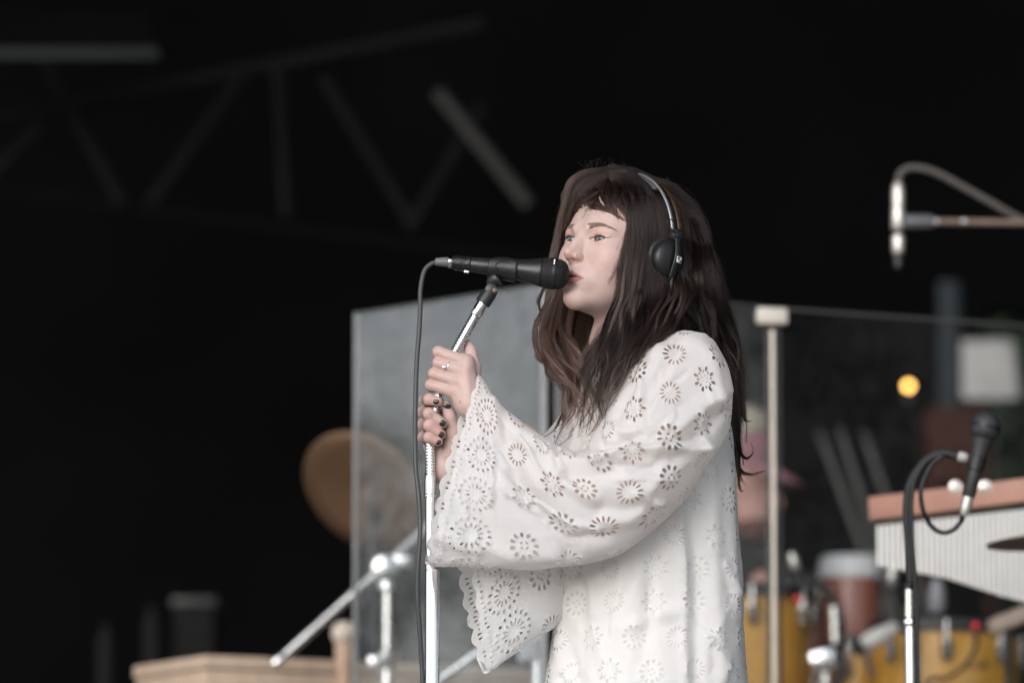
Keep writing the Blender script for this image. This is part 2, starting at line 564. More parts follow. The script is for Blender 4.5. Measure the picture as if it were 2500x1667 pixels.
def surface_nets():
    S = F < 0
    nx, ny, nz = F.shape
    A = np.zeros((nx - 1, ny - 1, nz - 1), np.uint8)
    for i in (0, 1):
        for j in (0, 1):
            for k in (0, 1):
                A += S[i:nx - 1 + i, j:ny - 1 + j, k:nz - 1 + k]
    I, J, K = np.nonzero((A > 0) & (A < 8))
    idx = np.full(A.shape, -1, np.int32)
    idx[I, J, K] = np.arange(len(I))
    acc = np.zeros((len(I), 3)); cnt = np.zeros(len(I))
    for ax in range(3):
        for a in (0, 1):
            for b in (0, 1):
                o = [a, b]; o.insert(ax, 0)
                e = list(o); e[ax] = 1
                i0, j0, k0 = I + o[0], J + o[1], K + o[2]
                i1, j1, k1 = I + e[0], J + e[1], K + e[2]
                f0, f1 = F[i0, j0, k0], F[i1, j1, k1]
                m = (f0 < 0) != (f1 < 0)
                t = np.where(m, f0 / np.where(m, f0 - f1, 1), 0)
                p0 = np.stack([GX[i0], GY[j0], GZ[k0]], 1); p1 = np.stack([GX[i1], GY[j1], GZ[k1]], 1)
                acc[m] += (p0 + (p1 - p0) * t[:, None])[m]
                cnt[m] += 1
    V = acc / cnt[:, None]
    quads = []
    for ax in range(3):
        s0 = [slice(1, -1)] * 3; s1 = [slice(1, -1)] * 3
        s0[ax] = slice(0, F.shape[ax] - 1); s1[ax] = slice(1, F.shape[ax])
        a, b = S[tuple(s0)], S[tuple(s1)]
        for flip, mask in ((False, a & ~b), (True, ~a & b)):
            i, j, k = np.nonzero(mask)
            off = [1, 1, 1]; off[ax] = 0
            i, j, k = i + off[0], j + off[1], k + off[2]
            d1, d2 = [q for q in range(3) if q != ax]
            def g(x, y):
                o = [i, j, k]
                o[d1] = o[d1] - x; o[d2] = o[d2] - y
                return idx[o[0], o[1], o[2]]
            q = np.stack([g(1, 1), g(0, 1), g(0, 0), g(1, 0)], 1)
            if flip != (ax == 1): q = q[:, ::-1]
            quads.append(q)
    return V, np.concatenate(quads)
BV, BQ = surface_nets()
del F
# keep the largest connected surface only, then relax a little
def relax(V, Q, it, lam):
    n = len(V)
    e = np.concatenate([Q[:, [0, 1]], Q[:, [1, 2]], Q[:, [2, 3]], Q[:, [3, 0]]])
    deg = np.bincount(e.ravel(), minlength=n).astype(float)
    for _ in range(it):
        s = np.stack([np.bincount(e[:, 0], V[e[:, 1], c], n) + np.bincount(e[:, 1], V[e[:, 0], c], n) for c in range(3)], 1)
        V = V + lam * (s / np.maximum(deg, 1)[:, None] - V)
    return V
BV = relax(BV, BQ, 2, .5)

# skin colour: flush, lips, lids (make-up), knuckles; nostrils and lip gap darkened like shade
def blob(L, c, r):
    d = ((L - np.array(c)) / np.array(r)) ** 2
    return np.exp(-d.sum(1))
L = HL(BV)
skin = np.array([0.505, 0.370, 0.338])
Cc = np.tile(skin, (len(BV), 1))
def mixc(w, c):
    global Cc
    w = np.clip(w, 0, 1)[:, None]
    Cc = Cc * (1 - w) + np.array(c) * w
ishead = (L[:, 2] > -.10) & (BV[:, 2] > 1.40)
for s in (-1, 1):
    mixc(.30 * blob(L, (s * .046, -.066, -.014), (.024, .03, .018)) * ishead, (.54, .28, .25))
    mixc(.60 * blob(L, (s * .0335, -.078, .031), (.016, .014, .0065)) * ishead, (.55, .27, .21))
    mixc(.45 * blob(L, (s * .0335, -.078, .0145), (.015, .012, .0045)) * ishead, (.50, .24, .22))
    mixc(.45 * blob(L, (s * .0125, -.092, -.013), (.006, .012, .007)) * ishead, (.58, .29, .24))
mixc(.35 * blob(L, (0, -.105, -.011), (.010, .010, .008)) * ishead, (.50, .28, .24))
mixc(.25 * blob(L, (0, -.085, -.078), (.018, .014, .012)) * ishead, (.52, .32, .28))
x, y, z = L.T
ax_ = np.abs(x)
LEN = .0246
uu = np.clip(ax_ / LEN, 0, 1)
ztop = -.0318 - .0105 * uu ** 1.25 - .0011 * np.exp(-(ax_ / .0028) ** 2)
zbot = -.0528 + .0095 * uu ** 2.2
zm = .5 * (ztop + zbot)
sd_ = np.maximum(z - ztop, zbot - z)
sd_ = np.maximum(sd_, (ax_ - LEN) * .6)
lipw = np.clip(.5 - sd_ / .0014, 0, 1) * ishead * (y < -.077)
mixc(lipw * .9, (.30, .105, .100))
mixc(np.clip(lipw * (z > -.0412), 0, 1) * .25, (.33, .11, .105))
gap = ishead * np.exp(-((z + .0413 + .0013 * uu ** 2) / .0008) ** 2) * (ax_ < .021) * (y < -.078)
mixc(gap * .8, (.09, .028, .028))
mixc(.8 * (ishead & (z < -.0150) & (z > -.0195) & (ax_ > .0032) & (ax_ < .0080) & (y < -.0930)), (.33, .14, .12))  # shade of the nostrils painted into the skin
kn = np.zeros(len(BV))
for pts, rad in LF:
    for p, a in ((pts[0], .30), (pts[1], .4)):
        kn += a * np.exp(-(((BV - P(*p)) / .012) ** 2).sum(1))
for pts, rad in RF:
    for p, a in ((pts[3], .5), (pts[2], .35)):
        kn += a * np.exp(-(((BV - P(*p)) / .012) ** 2).sum(1))
mixc(kn, (.50, .25, .22))

t = NT('skin')
at = t.n('ShaderNodeAttribute', attribute_name='Col')
nz = t.noise(t.coord('Object'), 240, 3)
nz2 = t.noise(t.coord('Object'), 45, 6, .75)
mx = t.n('ShaderNodeMix', data_type='RGBA', blend_type='MULTIPLY')
mx.inputs[0].default_value = 1.0
t.l(at.outputs['Color'], mx.inputs[6])
t.l(t.ramp(nz2, [(0.3, (.955, .935, .93)), (0.7, (1.03, 1.03, 1.03))]), mx.inputs[7])
M['skin'] = t.done(t.bsdf(Base_Color=mx.outputs[2], Roughness=0.50, Subsurface_Weight=0.28, Subsurface_Radius=(0.9, 0.35, 0.2),
                          Subsurface_Scale=0.006, Specular_IOR_Level=0.38, Normal=t.bump(nz, .12, .0005)))

person = thing('person', 'singer in a white eyelet lace dress gripping the chrome microphone stand', 'person', tuple(P(1580, 1500, .01)[:2]) + (0.0,))
me = bpy.data.meshes.new('body')
me.vertices.add(len(BV)); me.vertices.foreach_set('co', BV.astype(np.float32).ravel())
me.loops.add(BQ.size); me.loops.foreach_set('vertex_index', BQ.astype(np.int32).ravel())
me.polygons.add(len(BQ)); me.polygons.foreach_set('loop_start', np.arange(0, BQ.size, 4, dtype=np.int32))
me.polygons.foreach_set('use_smooth', np.ones(len(BQ), bool))
me.update(calc_edges=True)
ca = me.color_attributes.new('Col', 'FLOAT_COLOR', 'POINT')
ca.data.foreach_set('color', np.concatenate([Cc, np.ones((len(Cc), 1))], 1).astype(np.float32).ravel())
me.materials.append(M['skin'])
body = bpy.data.objects.new('body', me)
link(body, person)
body.matrix_parent_inverse = Matrix.Translation(-person.location)

from mathutils.bvhtree import BVHTree
def body_tree():
    return BVHTree.FromPolygons([tuple(v) for v in BV], BQ.tolist())
# a light tree of head and hands for placing nails, brows and print on the skin
_keep = (BV[:, 2] > 1.15)
_fk = _keep[BQ].all(1) & (BV[BQ[:, 0]][:, 1] < 0.06)
BT = BVHTree.FromPolygons(BV.tolist(), BQ[_fk].tolist())
def skin_at(px, py, lift=0.0):
    d = Vector(P(px, py, 5.0) - CAM).normalized()
    loc, nor, _, _ = BT.ray_cast(Vector(CAM), d)
    if loc is None: return None, None
    if nor.dot(d) > 0: nor = -nor
    return loc + nor * lift, nor
def skin_near(q, lift=0.0):
    loc, nor, _, _ = BT.find_nearest(Vector(q))
    if nor.dot(Vector(q) - loc) < 0: nor = -nor
    return loc + nor * lift, nor

# eyeballs
t = NT('eyeball')
geo = t.n('ShaderNodeAttribute', attribute_name='iris')
sep = geo.outputs['Fac']
colr = t.ramp(sep, [(0.0, (.004, .004, .005)), (0.17, (.006, .006, .008)), (0.20, (.075, .092, .080)), (0.36, (.13, .155, .135)), (0.44, (.05, .065, .06)), (0.48, (.05, .07, .07)), (0.54, (.44, .39, .37)), (1.0, (.42, .30, .28))])
M['eye'] = t.done(t.bsdf(Base_Color=colr, Roughness=0.07, Specular_IOR_Level=0.6, Coat_Weight=0.5))
gaze = np.array([-0.59, -0.80, -0.03])
M['liner'] = simple('liner', (0.018, 0.013, 0.013), 0.6)
for c, s in zip(EYE, (-1, 1)):
    cw = H(*c); R = .0119 * HSC
    bm = bmesh.new()
    bmesh.ops.create_uvsphere(bm, u_segments=48, v_segments=36, radius=R)
    q = Vector(gaze).to_track_quat('Z', 'Y').to_matrix().to_4x4()
    bmesh.ops.transform(bm, matrix=Matrix.Translation(Vector(cw)) @ q, verts=bm.verts)
    e = bm_obj('eyeball', bm, M['eye'], person)
    g = Vector(gaze).normalized()
    a = e.data.attributes.new('iris', 'FLOAT', 'POINT')
    vals = [(Vector(v.co) - Vector(cw)).normalized().angle(g) / 1.15 for v in e.data.vertices]
    a.data.foreach_set('value', vals)
    # upper lid liner with a small wing, and the lower lash line
    def lidpt(u, upper, lift=.0006):
        zz = (EHU if upper else -EHL) * (1 - u * u) + s * u * EW * .07 * 1.0
        xx = c[0] - s * ESH + u * EW
        p = np.array([xx, 0, c[2] + zz])
        rr = .0129 + lift + .0007 * max(0, s * u - .45)
        dx, dz = (xx - c[0]), zz
        yy = c[1] - math.sqrt(max(rr ** 2 - (dx * .90) ** 2 - dz ** 2, 1e-8))
        return H(xx, yy, c[2] + zz)
    us = np.linspace(-.96, .96, 14)
    up_pts = [lidpt(u, True) for u in us]
    o_ = 1 if s > 0 else -1
    pts = up_pts if s > 0 else up_pts[::-1]
    pts = pts + [skin_near(H(c[0] + s * dx, c[1] - .0085 + dy, c[2] + dz), .0005)[0] for dx, dy, dz in ((.0165, .0005, .0018), (.0190, .002, .0030), (.0212, .004, .0042))]
    tube('eyeliner', pts, [.0002, .0006, .0009, .0010, .0009, .0006, .0002], M['liner'], person, seg=8)
    lo_pts = [lidpt(u, False, .0004) for u in np.linspace(-.9, .9, 10)]
    tube('lower_lashes', lo_pts, [.0001, .0004, .0006, .0005], M['liner'], person, seg=6)
    # lashes
    bm = bmesh.new()
    for u in np.linspace(-.9, .95, 26):
        p0 = Vector(lidpt(u, True))
        out = Vector(HR @ np.array([u * .55 + s * .15, -1, .45])).normalized()
        p1 = p0 + out * .0030; p2 = p1 + (out + Vector((0, 0, .9))).normalized() * .0028
        tube_into(bm, [p0, p1, p2], [.00015, .00011, .00004], 4, caps=False)
    bm_obj('upper_lashes', bm, M['liner'], person)
    # eyebrow: single hairs lying on the skin
    bm = bmesh.new()
    rb = random.Random(5 + s)
    for i in range(420):
        u = rb.random()
        xx = .0115 + u * .041
        arch = .0345 + .0075 * math.sin(min(1, u * 1.25) * PI * .62) - .0062 * max(0, u - .6) ** 1.2 / .4
        thick = .0056 * (1 - u ** 1.6 * .85)
        w = rb.uniform(-1, 1)
        p, n = skin_near(H(s * xx, -.088 + u * u * .024, arch + w * thick), .0003)
        d = Vector(HR @ np.array([s * (1.0 - .5 * (1 - u) * 1), .25, (.75 * (1 - u) - w * .25 - .28 * u)])).normalized()
        ln = rb.uniform(.004, .0065) * (1 - .35 * u)
        q, n2 = skin_near(p + d * ln, .0005)
        m_, n3 = skin_near(p + d * ln * .5, .0007)
        tube_into(bm, [p, m_, q], [.00022, .00020, .00005], 4, caps=False)
    M.setdefault('brow', simple('brow', (0.21, 0.145, 0.115), 0.6))
    bm_obj('eyebrow', bm, M['brow'], person)
# ------------------------------------------------------------------ the dress: cut-out embroidery as real holes in the cloth
t = NT('white_cotton')
wv = t.n('ShaderNodeTexCoord')
nz = t.noise(wv.outputs['Object'], 900, 2)
nzb = t.noise(wv.outputs['Object'], 35, 3, .5)
hb = t.n('ShaderNodeMath', operation='MULTIPLY_ADD'); hb.inputs[1].default_value = 5.0
t.l(nzb, hb.inputs[0]); t.l(nz, hb.inputs[2])
cl = t.ramp(nzb, [(0.3, (.85, .845, .86)), (0.7, (.885, .88, .89))])
nb = t.bump(hb.outputs[0], .42, .0012)
pb = t.bsdf(Base_Color=cl, Roughness=0.85, Specular_IOR_Level=0.2, Sheen_Weight=0.15, Normal=nb)
tr = t.n('ShaderNodeBsdfTranslucent')
tr.inputs['Color'].default_value = (.90, .865, .82, 1)
t.l(nb, tr.inputs['Normal'])
mx = t.n('ShaderNodeMixShader'); mx.inputs[0].default_value = 0.5
t.l(pb.outputs[0], mx.inputs[1]); t.l(tr.outputs[0], mx.inputs[2])
M['cotton'] = t.done(mx.outputs[0])

def teardrop(cx, cy, ang, ln, wd, n=9, drop=.28):
    """a hole of length ln, pointing along ang (fat end outwards)"""
    out = []
    for i in range(n):
        a = 2 * PI * i / n
        x = math.cos(a) * ln / 2
        y = math.sin(a) * wd / 2 * (1 + drop * math.cos(a))
        out.append((cx + x * math.cos(ang) - y * math.sin(ang), cy + x * math.sin(ang) + y * math.cos(ang)))
    return out
def motif(kind, rot, k=1.0):
    hs_ = []
    mm = .00100 * k
    if kind == 0:
        for i in range(11):
            a = rot + 2 * PI * i / 11
            hs_.append(teardrop(16.5 * mm * math.cos(a), 16.5 * mm * math.sin(a), a, 8.2 * mm, 5.6 * mm))
        for i in range(4):
            a = rot + PI / 2 * i
            hs_.append(teardrop(5.2 * mm * math.cos(a), 5.2 * mm * math.sin(a), a + PI / 2, 5.6 * mm, 2.8 * mm, 8, 0))
    elif kind == 1:
        for i in range(14):
            a = rot + 2 * PI * i / 14
            hs_.append(teardrop(14.5 * mm * math.cos(a), 14.5 * mm * math.sin(a), a, 9.2 * mm, 3.0 * mm, 8, .1))
    elif kind == 2:
        for i in range(8):
            a = rot + 2 * PI * i / 8
            hs_.append(teardrop(16.5 * mm * math.cos(a), 16.5 * mm * math.sin(a), a, 8.8 * mm, 4.8 * mm))
            a += PI / 8
            hs_.append(teardrop(12.5 * mm * math.cos(a), 12.5 * mm * math.sin(a), a, 5.5 * mm, 2.6 * mm, 7, .1))
        for i in range(5):
            a = rot + 2 * PI * i / 5
            hs_.append(teardrop(5.5 * mm * math.cos(a), 5.5 * mm * math.sin(a), a, 1.8 * mm, 1.8 * mm, 5, 0))
    else:                                                    # border fan
        for i in range(17):
            a = rot + 2 * PI * i / 17
            hs_.append(teardrop(25 * mm * math.cos(a), 25 * mm * math.sin(a), a, 6.4 * mm, 4.6 * mm, 8))
        for i in range(13):
            a = rot + 2 * PI * i / 13
            hs_.append(teardrop(13.5 * mm * math.cos(a), 13.5 * mm * math.sin(a), a, 8.6 * mm, 3.2 * mm, 8, .1))
    return hs_

class Loft:
    """rings given by two outline points (with distance) and a bulge towards / away from the camera"""
    def __init__(s, rings, n=160, shift_far=None):
        A = np.array([np.concatenate([P(*r[0]), P(*r[1]), [r[2], r[3]], [r[4] if len(r) > 4 else 0.0]]) for r in rings])
        s.T = np.array(catmull(list(A), n))
        s.T[:, 6:8] = np.maximum(s.T[:, 6:8], .002)
        C = (s.T[:, :3] + s.T[:, 3:6]) / 2
        # length measured on the near surface
        N = C + np.array([0, -1, 0]) * s.T[:, 6:7]
        d = np.linalg.norm(np.diff(N, axis=0), axis=1)
        s.v = np.concatenate([[0], np.cumsum(d)])
        s.L = s.v[-1]
        ph = -PI / 2 + np.linspace(0, 2 * PI, 121)
        s.ph = ph
        pts = s._ring(s.T[:, None, :], ph[None, :])
        dl = np.linalg.norm(np.diff(pts, axis=1), axis=2)
        s.arc = np.concatenate([np.zeros((n, 1)), np.cumsum(dl, 1)], 1)
        s.C = s.arc[:, -1].copy()
        s.arc /= s.C[:, None]
    def _ring(s, T, ph):
        U, Lw = T[..., :3], T[..., 3:6]
        c = (U + Lw) / 2; h = (U - Lw) / 2
        sn = np.sin(ph)[..., None]; cs = np.cos(ph)[..., None]
        dep = np.where(sn > 0, T[..., 6:7], T[..., 7:8])
        off = np.where(sn < 0, T[..., 8:9], 0) * (-sn)
        return c + h * cs + np.array([0, -1.0, 0]) * dep * sn + np.array([-1.0, 0, 0]) * off
    def at(s, u, v):
        """u in 0..1 round the ring, v in metres"""
        n = len(s.v)
        i = np.clip(np.searchsorted(s.v, v) - 1, 0, n - 2)
        f = np.clip((v - s.v[i]) / (s.v[i + 1] - s.v[i]), 0, 1)
        T = s.T[i] * (1 - f)[:, None] + s.T[i + 1] * f[:, None]
        out = np.empty(len(u))
        lo_ = s.arc[i]; hi_ = s.arc[i + 1]
        arc = lo_ * (1 - f)[:, None] + hi_ * f[:, None]
        k = np.clip((arc <= u[:, None]).sum(1) - 1, 0, arc.shape[1] - 2)
        r = np.arange(len(u))
        a0, a1 = arc[r, k], arc[r, k + 1]
        g = np.clip((u - a0) / np.maximum(a1 - a0, 1e-9), 0, 1)
        ph = s.ph[k] + (s.ph[1] - s.ph[0]) * g
        return s._ring(T, ph), ph
    def circ(s, v):
        return np.interp(v, s.v, s.C)

def poly_dist(px, py, poly):
    best = np.full(len(px), 1e9); side = np.zeros(len(px))
    for (x0, y0), (x1, y1) in zip(poly, poly[1:]):
        dx, dy = x1 - x0, y1 - y0
        tt = np.clip(((px - x0) * dx + (py - y0) * dy) / (dx * dx + dy * dy), 0, 1)
        d = np.hypot(px - x0 - tt * dx, py - y0 - tt * dy)
        sg = np.sign(dx * (py - y0) - dy * (px - x0))
        m = d < best
        best = np.where(m, d, best); side = np.where(m, sg, side)
    return best, side

def cloth(name, loft, holes, parent, v0=0.0, v1=None, step=.0055, creases=(), waves=(), edge=None, upart=(0.0, 1.0), seed=0, inset=0.0, mat=None):
    """triangulate the flat cloth with its holes, then lay it on the loft. holes: list of polygons in (u, v) with u in 0..1"""
    v1 = loft.L if v1 is None else v1
    CM = float(np.mean(loft.C))
    pts, edges, hole_id = [], [], []
    r_ = np.random.default_rng(seed)
    nu = max(8, int((upart[1] - upart[0]) * CM / step)); nv = max(4, int((v1 - v0) / step))
    def vend(u):
        return v1 - (edge(u) if edge else 0)
    for j in range(nv + 1):
        for i in range(nu + 1):
            u = upart[0] + (upart[1] - upart[0]) * (i + (0.5 if j % 2 and 0 < i < nu else 0)) / nu
            ve = vend(u)
            v = v0 + (ve - v0) * j / nv
            pts.append((u * CM, v))
    flat = []
    for h in holes:
        b = len(pts)
        uu = [p[0] for p in h]; vv = [p[1] for p in h]
        if min(uu) < upart[0] + .004 or max(uu) > upart[1] - .004 or min(vv) < v0 + .003: continue
        if any(v > vend(u) - .0025 for u, v in h): continue
        n = len(h)
        pts += [(u * CM, v) for u, v in h]
        edges += [(b + q, b + (q + 1) % n) for q in range(n)]
        flat.append((b, n))
    # drop grid points that fall in or next to holes
    G = np.array(pts[:(nu + 1) * (nv + 1)])
    kill = np.zeros(len(G), bool)
    cells = {}
    for gi, (gx, gy) in enumerate(G):
        cells.setdefault((int(gx / .012), int(gy / .012)), []).append(gi)
    for b, n in flat:
        q = np.array(pts[b:b + n]); c = q.mean(0); R = np.abs(q - c).max() + .0012
        for cx in range(int((c[0] - R) / .012), int((c[0] + R) / .012) + 1):
            for cy in range(int((c[1] - R) / .012), int((c[1] + R) / .012) + 1):
                for gi in cells.get((cx, cy), ()):
                    d = G[gi] - c
                    # inside a slightly grown polygon
                    w = (q - c) * 1.22
                    ins = True
                    for k in range(n):
                        a_, b_ = w[k], w[(k + 1) % n]
                        if (b_[0] - a_[0]) * (d[1] - a_[1]) - (b_[1] - a_[1]) * (d[0] - a_[0]) < 0:
                            ins = False; break
                    if ins and 0 < gi % (nu + 1) < nu: kill[gi] = True
    keep = [i for i in range(len(pts)) if i >= len(G) or not kill[i]]
    remap = {o: i for i, o in enumerate(keep)}
    P2 = [Vector(pts[i]) for i in keep]
    E2 = [(remap[a], remap[b]) for a, b in edges]
    V, _, Fc, ov, _, _ = delaunay_2d_cdt(P2, E2, [], 0, 1e-7)
    V = np.array([tuple(v) for v in V]); Fc = np.array([tuple(f) for f in Fc])
    # which output vertices lie on which hole
    hid = np.full(len(P2), -1)
    for k, (b, n) in enumerate(flat):
        for q in range(b, b + n): hid[remap[q]] = k
    vh = np.array([max([hid[i] for i in l_], default=-1) for l_ in ov])
    fh = vh[Fc]
    inhole = (fh[:, 0] >= 0) & (fh[:, 0] == fh[:, 1]) & (fh[:, 1] == fh[:, 2])
    Fc = Fc[~inhole]
    # trim outside the scalloped end
    cen = V[Fc].mean(1)
    if edge:
        ev = np.array([vend(c[0] / CM) for c in cen])
        Fc = Fc[cen[:, 1] < ev + 1e-5]
    u, v = V[:, 0] / CM, V[:, 1]
    X, ph = loft.at(u, v)
    near = np.clip(np.sin(ph), 0, 1)
    d = np.zeros(len(X))
    q = X - CAM
    w = q @ _f
    px = 1250 + FPX * (q @ _r) / w; py = 833.5 - FPX * (q @ _u) / w
    for poly, wd, amp, *asym in creases:
        dist, side = poly_dist(px, py, poly)
        wl = wd * (asym[0] if asym else 1.0)
        ww = np.where(side > 0, wl, wd)
        d += 1.25 * amp * np.exp(-(dist / (ww * .88)) ** 2) * np.minimum(1, near * 2.2)
    for fu, fv, amp, phs in waves:
        d += amp * np.sin(2 * PI * (fu * u + fv * v) + phs)
    # direction: outwards from the ring centre
    n = len(loft.v)
    cen3 = np.stack([np.interp(v, loft.v, (loft.T[:, a] + loft.T[:, 3 + a]) / 2) for a in range(3)], 1)
    out = X - cen3
    out /= np.maximum(np.linalg.norm(out, axis=1, keepdims=True), 1e-6)
    out = out * .5 + np.array([0, -1.0, 0]) * (np.sin(ph) * .5)[:, None]
    out /= np.maximum(np.linalg.norm(out, axis=1, keepdims=True), 1e-6)
    X = X + out * (d + .0009 * (vh >= 0) - inset)[:, None]
    o = mesh_obj(name, X, Fc.tolist(), mat or M['cotton'], parent)
    bm = bmesh.new(); bm.from_mesh(o.data)
    bmesh.ops.remove_doubles(bm, verts=bm.verts, dist=.00015)
    bmesh.ops.recalc_face_normals(bm, faces=bm.faces)
    bm.to_mesh(o.data); bm.free()
    o.data.polygons.foreach_set('use_smooth', [True] * len(o.data.polygons))
    return o

def lattice(loft, v0, v1, su=.069, sv=.055, seed=1, k=1.0, du=0.0, dv=0.0):
    """staggered rows of motifs"""
    r = random.Random(seed)
    hs_ = []
    j = 0
    v = v0 + dv
    while v < v1:
        C = float(loft.circ(v))
        n = max(1, int(round(C / su)))
        for i in range(n):
            u = ((i + (.5 if j % 2 else 0) + du) / n) % 1.0
            kind = (i + j * 2) % 3
            jx, jy = r.uniform(-.004, .004), r.uniform(-.004, .004)
            for h in motif(kind, r.uniform(0, 1), k * r.uniform(.94, 1.04)):
                hs_.append([(u + (x + jx) / C, v + y + jy) for x, y in h])
        j += 1
        v += sv
    return hs_
def border(loft, vend, seed=2):
    """the deep embroidered border above a scalloped edge"""
    r = random.Random(seed)
    hs_ = []
    C = float(loft.circ(vend - .045))
    n = int(round(C / .064))
    for i in range(n):
        u = (i + .5) / n
        for h in motif(3, r.uniform(0, 1)):
            hs_.append([(u + x / C, vend - .046 + y) for x, y in h])
    return hs_, n

def small_creases(n, xr, yr, ang, spread, seed, amp=.0030):
    """short sharp wrinkles, mostly running one way"""
    r = random.Random(seed)
    out = []
    for i in range(n):
        x, y = r.uniform(*xr), r.uniform(*yr)
        a = math.radians(ang + r.gauss(0, spread)); l = r.uniform(25, 80)
        dx, dy = math.cos(a) * l, math.sin(a) * l
        k = r.uniform(-6, 6)
        out.append(([(x - dx, y - dy), (x + k, y - k), (x + dx, y + dy)], r.uniform(4.5, 8), amp * 1.6 * r.uniform(.4, 1.0) * r.choice((1, 1, -1)), r.uniform(1.0, 2.4)))
    return out
# -------- near sleeve
SL = Loft([
    ((1716, 815, -.110), (1744, 835, -.110), .018, .010),
    ((1690, 811, -.112), (1768, 878, -.110), .045, .030),
    ((1660, 813, -.114), (1784, 925, -.112), .066, .042),
    ((1618, 832, -.118), (1792, 985, -.116), .074, .048),
    ((1565, 872, -.126), (1782, 1050, -.124), .076, .052),
    ((1515, 950, -.140), (1742, 1120, -.140), .076, .054),
    ((1472, 1030, -.155), (1690, 1190, -.158), .074, .056),
    ((1432, 1092, -.165), (1618, 1270, -.170), .074, .056),
    ((1388, 1098, -.165), (1530, 1338, -.172), .072, .056),
    ((1340, 1076, -.158), (1440, 1374, -.170), .070, .054),
    ((1284, 1036, -.148), (1345, 1384, -.168), .066, .050),
    ((1228, 990, -.136), (1225, 1385, -.166), .062, .046),
    ((1192, 946, -.126), (1115, 1384, -.165), .056, .042, .006),
    ((1166, 914, -.120), (1042, 1380, -.164), .050, .038, .016),
], n=200)
bh, nb_ = border(SL, SL.L)
holes = lattice(SL, .050, SL.L - .085, seed=4, du=.25, dv=0.0) + bh
nsc = nb_ * 2
def sc_edge(u): return .0065 * (1 - abs(math.sin(u * nsc * PI)) ** .8)
for i in range(nsc * 4):                                    # the row of eyelets along the scallops
    u = (i + .5) / (nsc * 4)
    C = float(SL.C[-1])
    holes.append([(u + x / C, SL.L - .0105 - sc_edge(u) * .8 + y) for x, y in teardrop(0, 0, PI / 2, 5.2e-3, 3.6e-3, 7)])
SL_CR = [
    ([(1735, 840), (1752, 900), (1757, 968)], 13, .007, 2.0),
    ([(1757, 968), (1725, 985), (1690, 1015), (1655, 1052)], 15, .012, 2.2),
    ([(1770, 1000), (1735, 1030), (1705, 1062)], 16, -.010),
    ([(1712, 1006), (1718, 1050), (1716, 1083)], 10, .006),
    ([(1725, 1083), (1680, 1090), (1617, 1092), (1560, 1095), (1500, 1103), (1450, 1118)], 17, .014, .55),
    ([(1690, 1066), (1617, 1068), (1540, 1074), (1470, 1088)], 17, -.011),
    ([(1718, 1090), (1670, 1130), (1610, 1172), (1560, 1205)], 22, .007),
    ([(1537, 999), (1570, 930), (1612, 850)], 17, .006),
    ([(1510, 1015), (1545, 945), (1580, 880)], 14, -.005),
    ([(1640, 860), (1625, 950), (1590, 1040)], 26, .005),
    ([(1519, 1120), (1470, 1130), (1420, 1128), (1375, 1118)], 18, .008),
    ([(1500, 1150), (1450, 1165), (1390, 1160)], 20, -.006),
    ([(1345, 1085), (1352, 1130), (1362, 1175)], 15, .007),
    ([(1455, 1223), (1420, 1208), (1385, 1185)], 16, .008),
    ([(1470, 1238), (1520, 1250), (1580, 1240)], 26, -.008),
    ([(1480, 1275), (1535, 1268), (1600, 1235)], 20, .007),
    ([(1225, 1085), (1262, 1160), (1300, 1230), (1375, 1310), (1395, 1345)], 26, -.012),
    ([(1205, 985), (1215, 1060), (1240, 1130)], 18, .007),
    ([(1300, 1070), (1290, 1130), (1310, 1190)], 22, .005),
    ([(1095, 1150), (1150, 1250), (1190, 1350)], 34, -.006),
    ([(1065, 1300), (1140, 1330), (1250, 1352), (1350, 1358)], 24, .006),
]
SL_CR += small_creases(12, (1480, 1640), (1040, 1220), 165, 22, 5, .0045) + small_creases(12, (1260, 1480), (1080, 1330), 40, 25, 6, .0040) + small_creases(9, (1560, 1740), (850, 1050), 125, 20, 7, .0035) + small_creases(12, (1100, 1300), (1050, 1340), 62, 22, 8, .0030)
sleeve = cloth('sleeve', SL, holes, person, creases=SL_CR, waves=[(3, 2.2, .0022, .4), (5, -3.1, .0014, 1.7), (7, 6.0, .0010, .2), (2, 9.0, .0012, 2.0)], edge=sc_edge, seed=3, step=.0042)

# -------- far sleeve, hanging open below
SF = Loft([
    ((1420, 900, .12), (1480, 1010, .12), .040, .04),
    ((1385, 985, .10), (1455, 1180, .10), .055, .05),
    ((1330, 1060, .06), (1425, 1340, .05), .055, .05),
    ((1250, 1105, .02), (1385, 1490, -.025), .052, .046),
    ((1165, 1128, -.020), (1290, 1566, -.075), .038, .042),
    ((1108, 1140, -.038), (1188, 1652, -.095), .022, .046, .020),
], n=120)
bh, nb_ = border(SF, SF.L, 8)
nsf = nb_ * 2
def sf_edge(u): return .0065 * (1 - abs(math.sin(u * nsf * PI)) ** .8)
hf = lattice(SF, .05, SF.L - .085, seed=11) + bh
for i in range(nsf * 4):
    u = (i + .5) / (nsf * 4); C = float(SF.C[-1])
    hf.append([(u + x / C, SF.L - .0105 - sf_edge(u) * .8 + y) for x, y in teardrop(0, 0, PI / 2, 5.2e-3, 3.6e-3, 7)])
cloth('sleeve', SF, hf, person, waves=[(3, 3, .004, 1.0), (5, -4, .002, .3)], edge=sf_edge, seed=5, step=.0045)

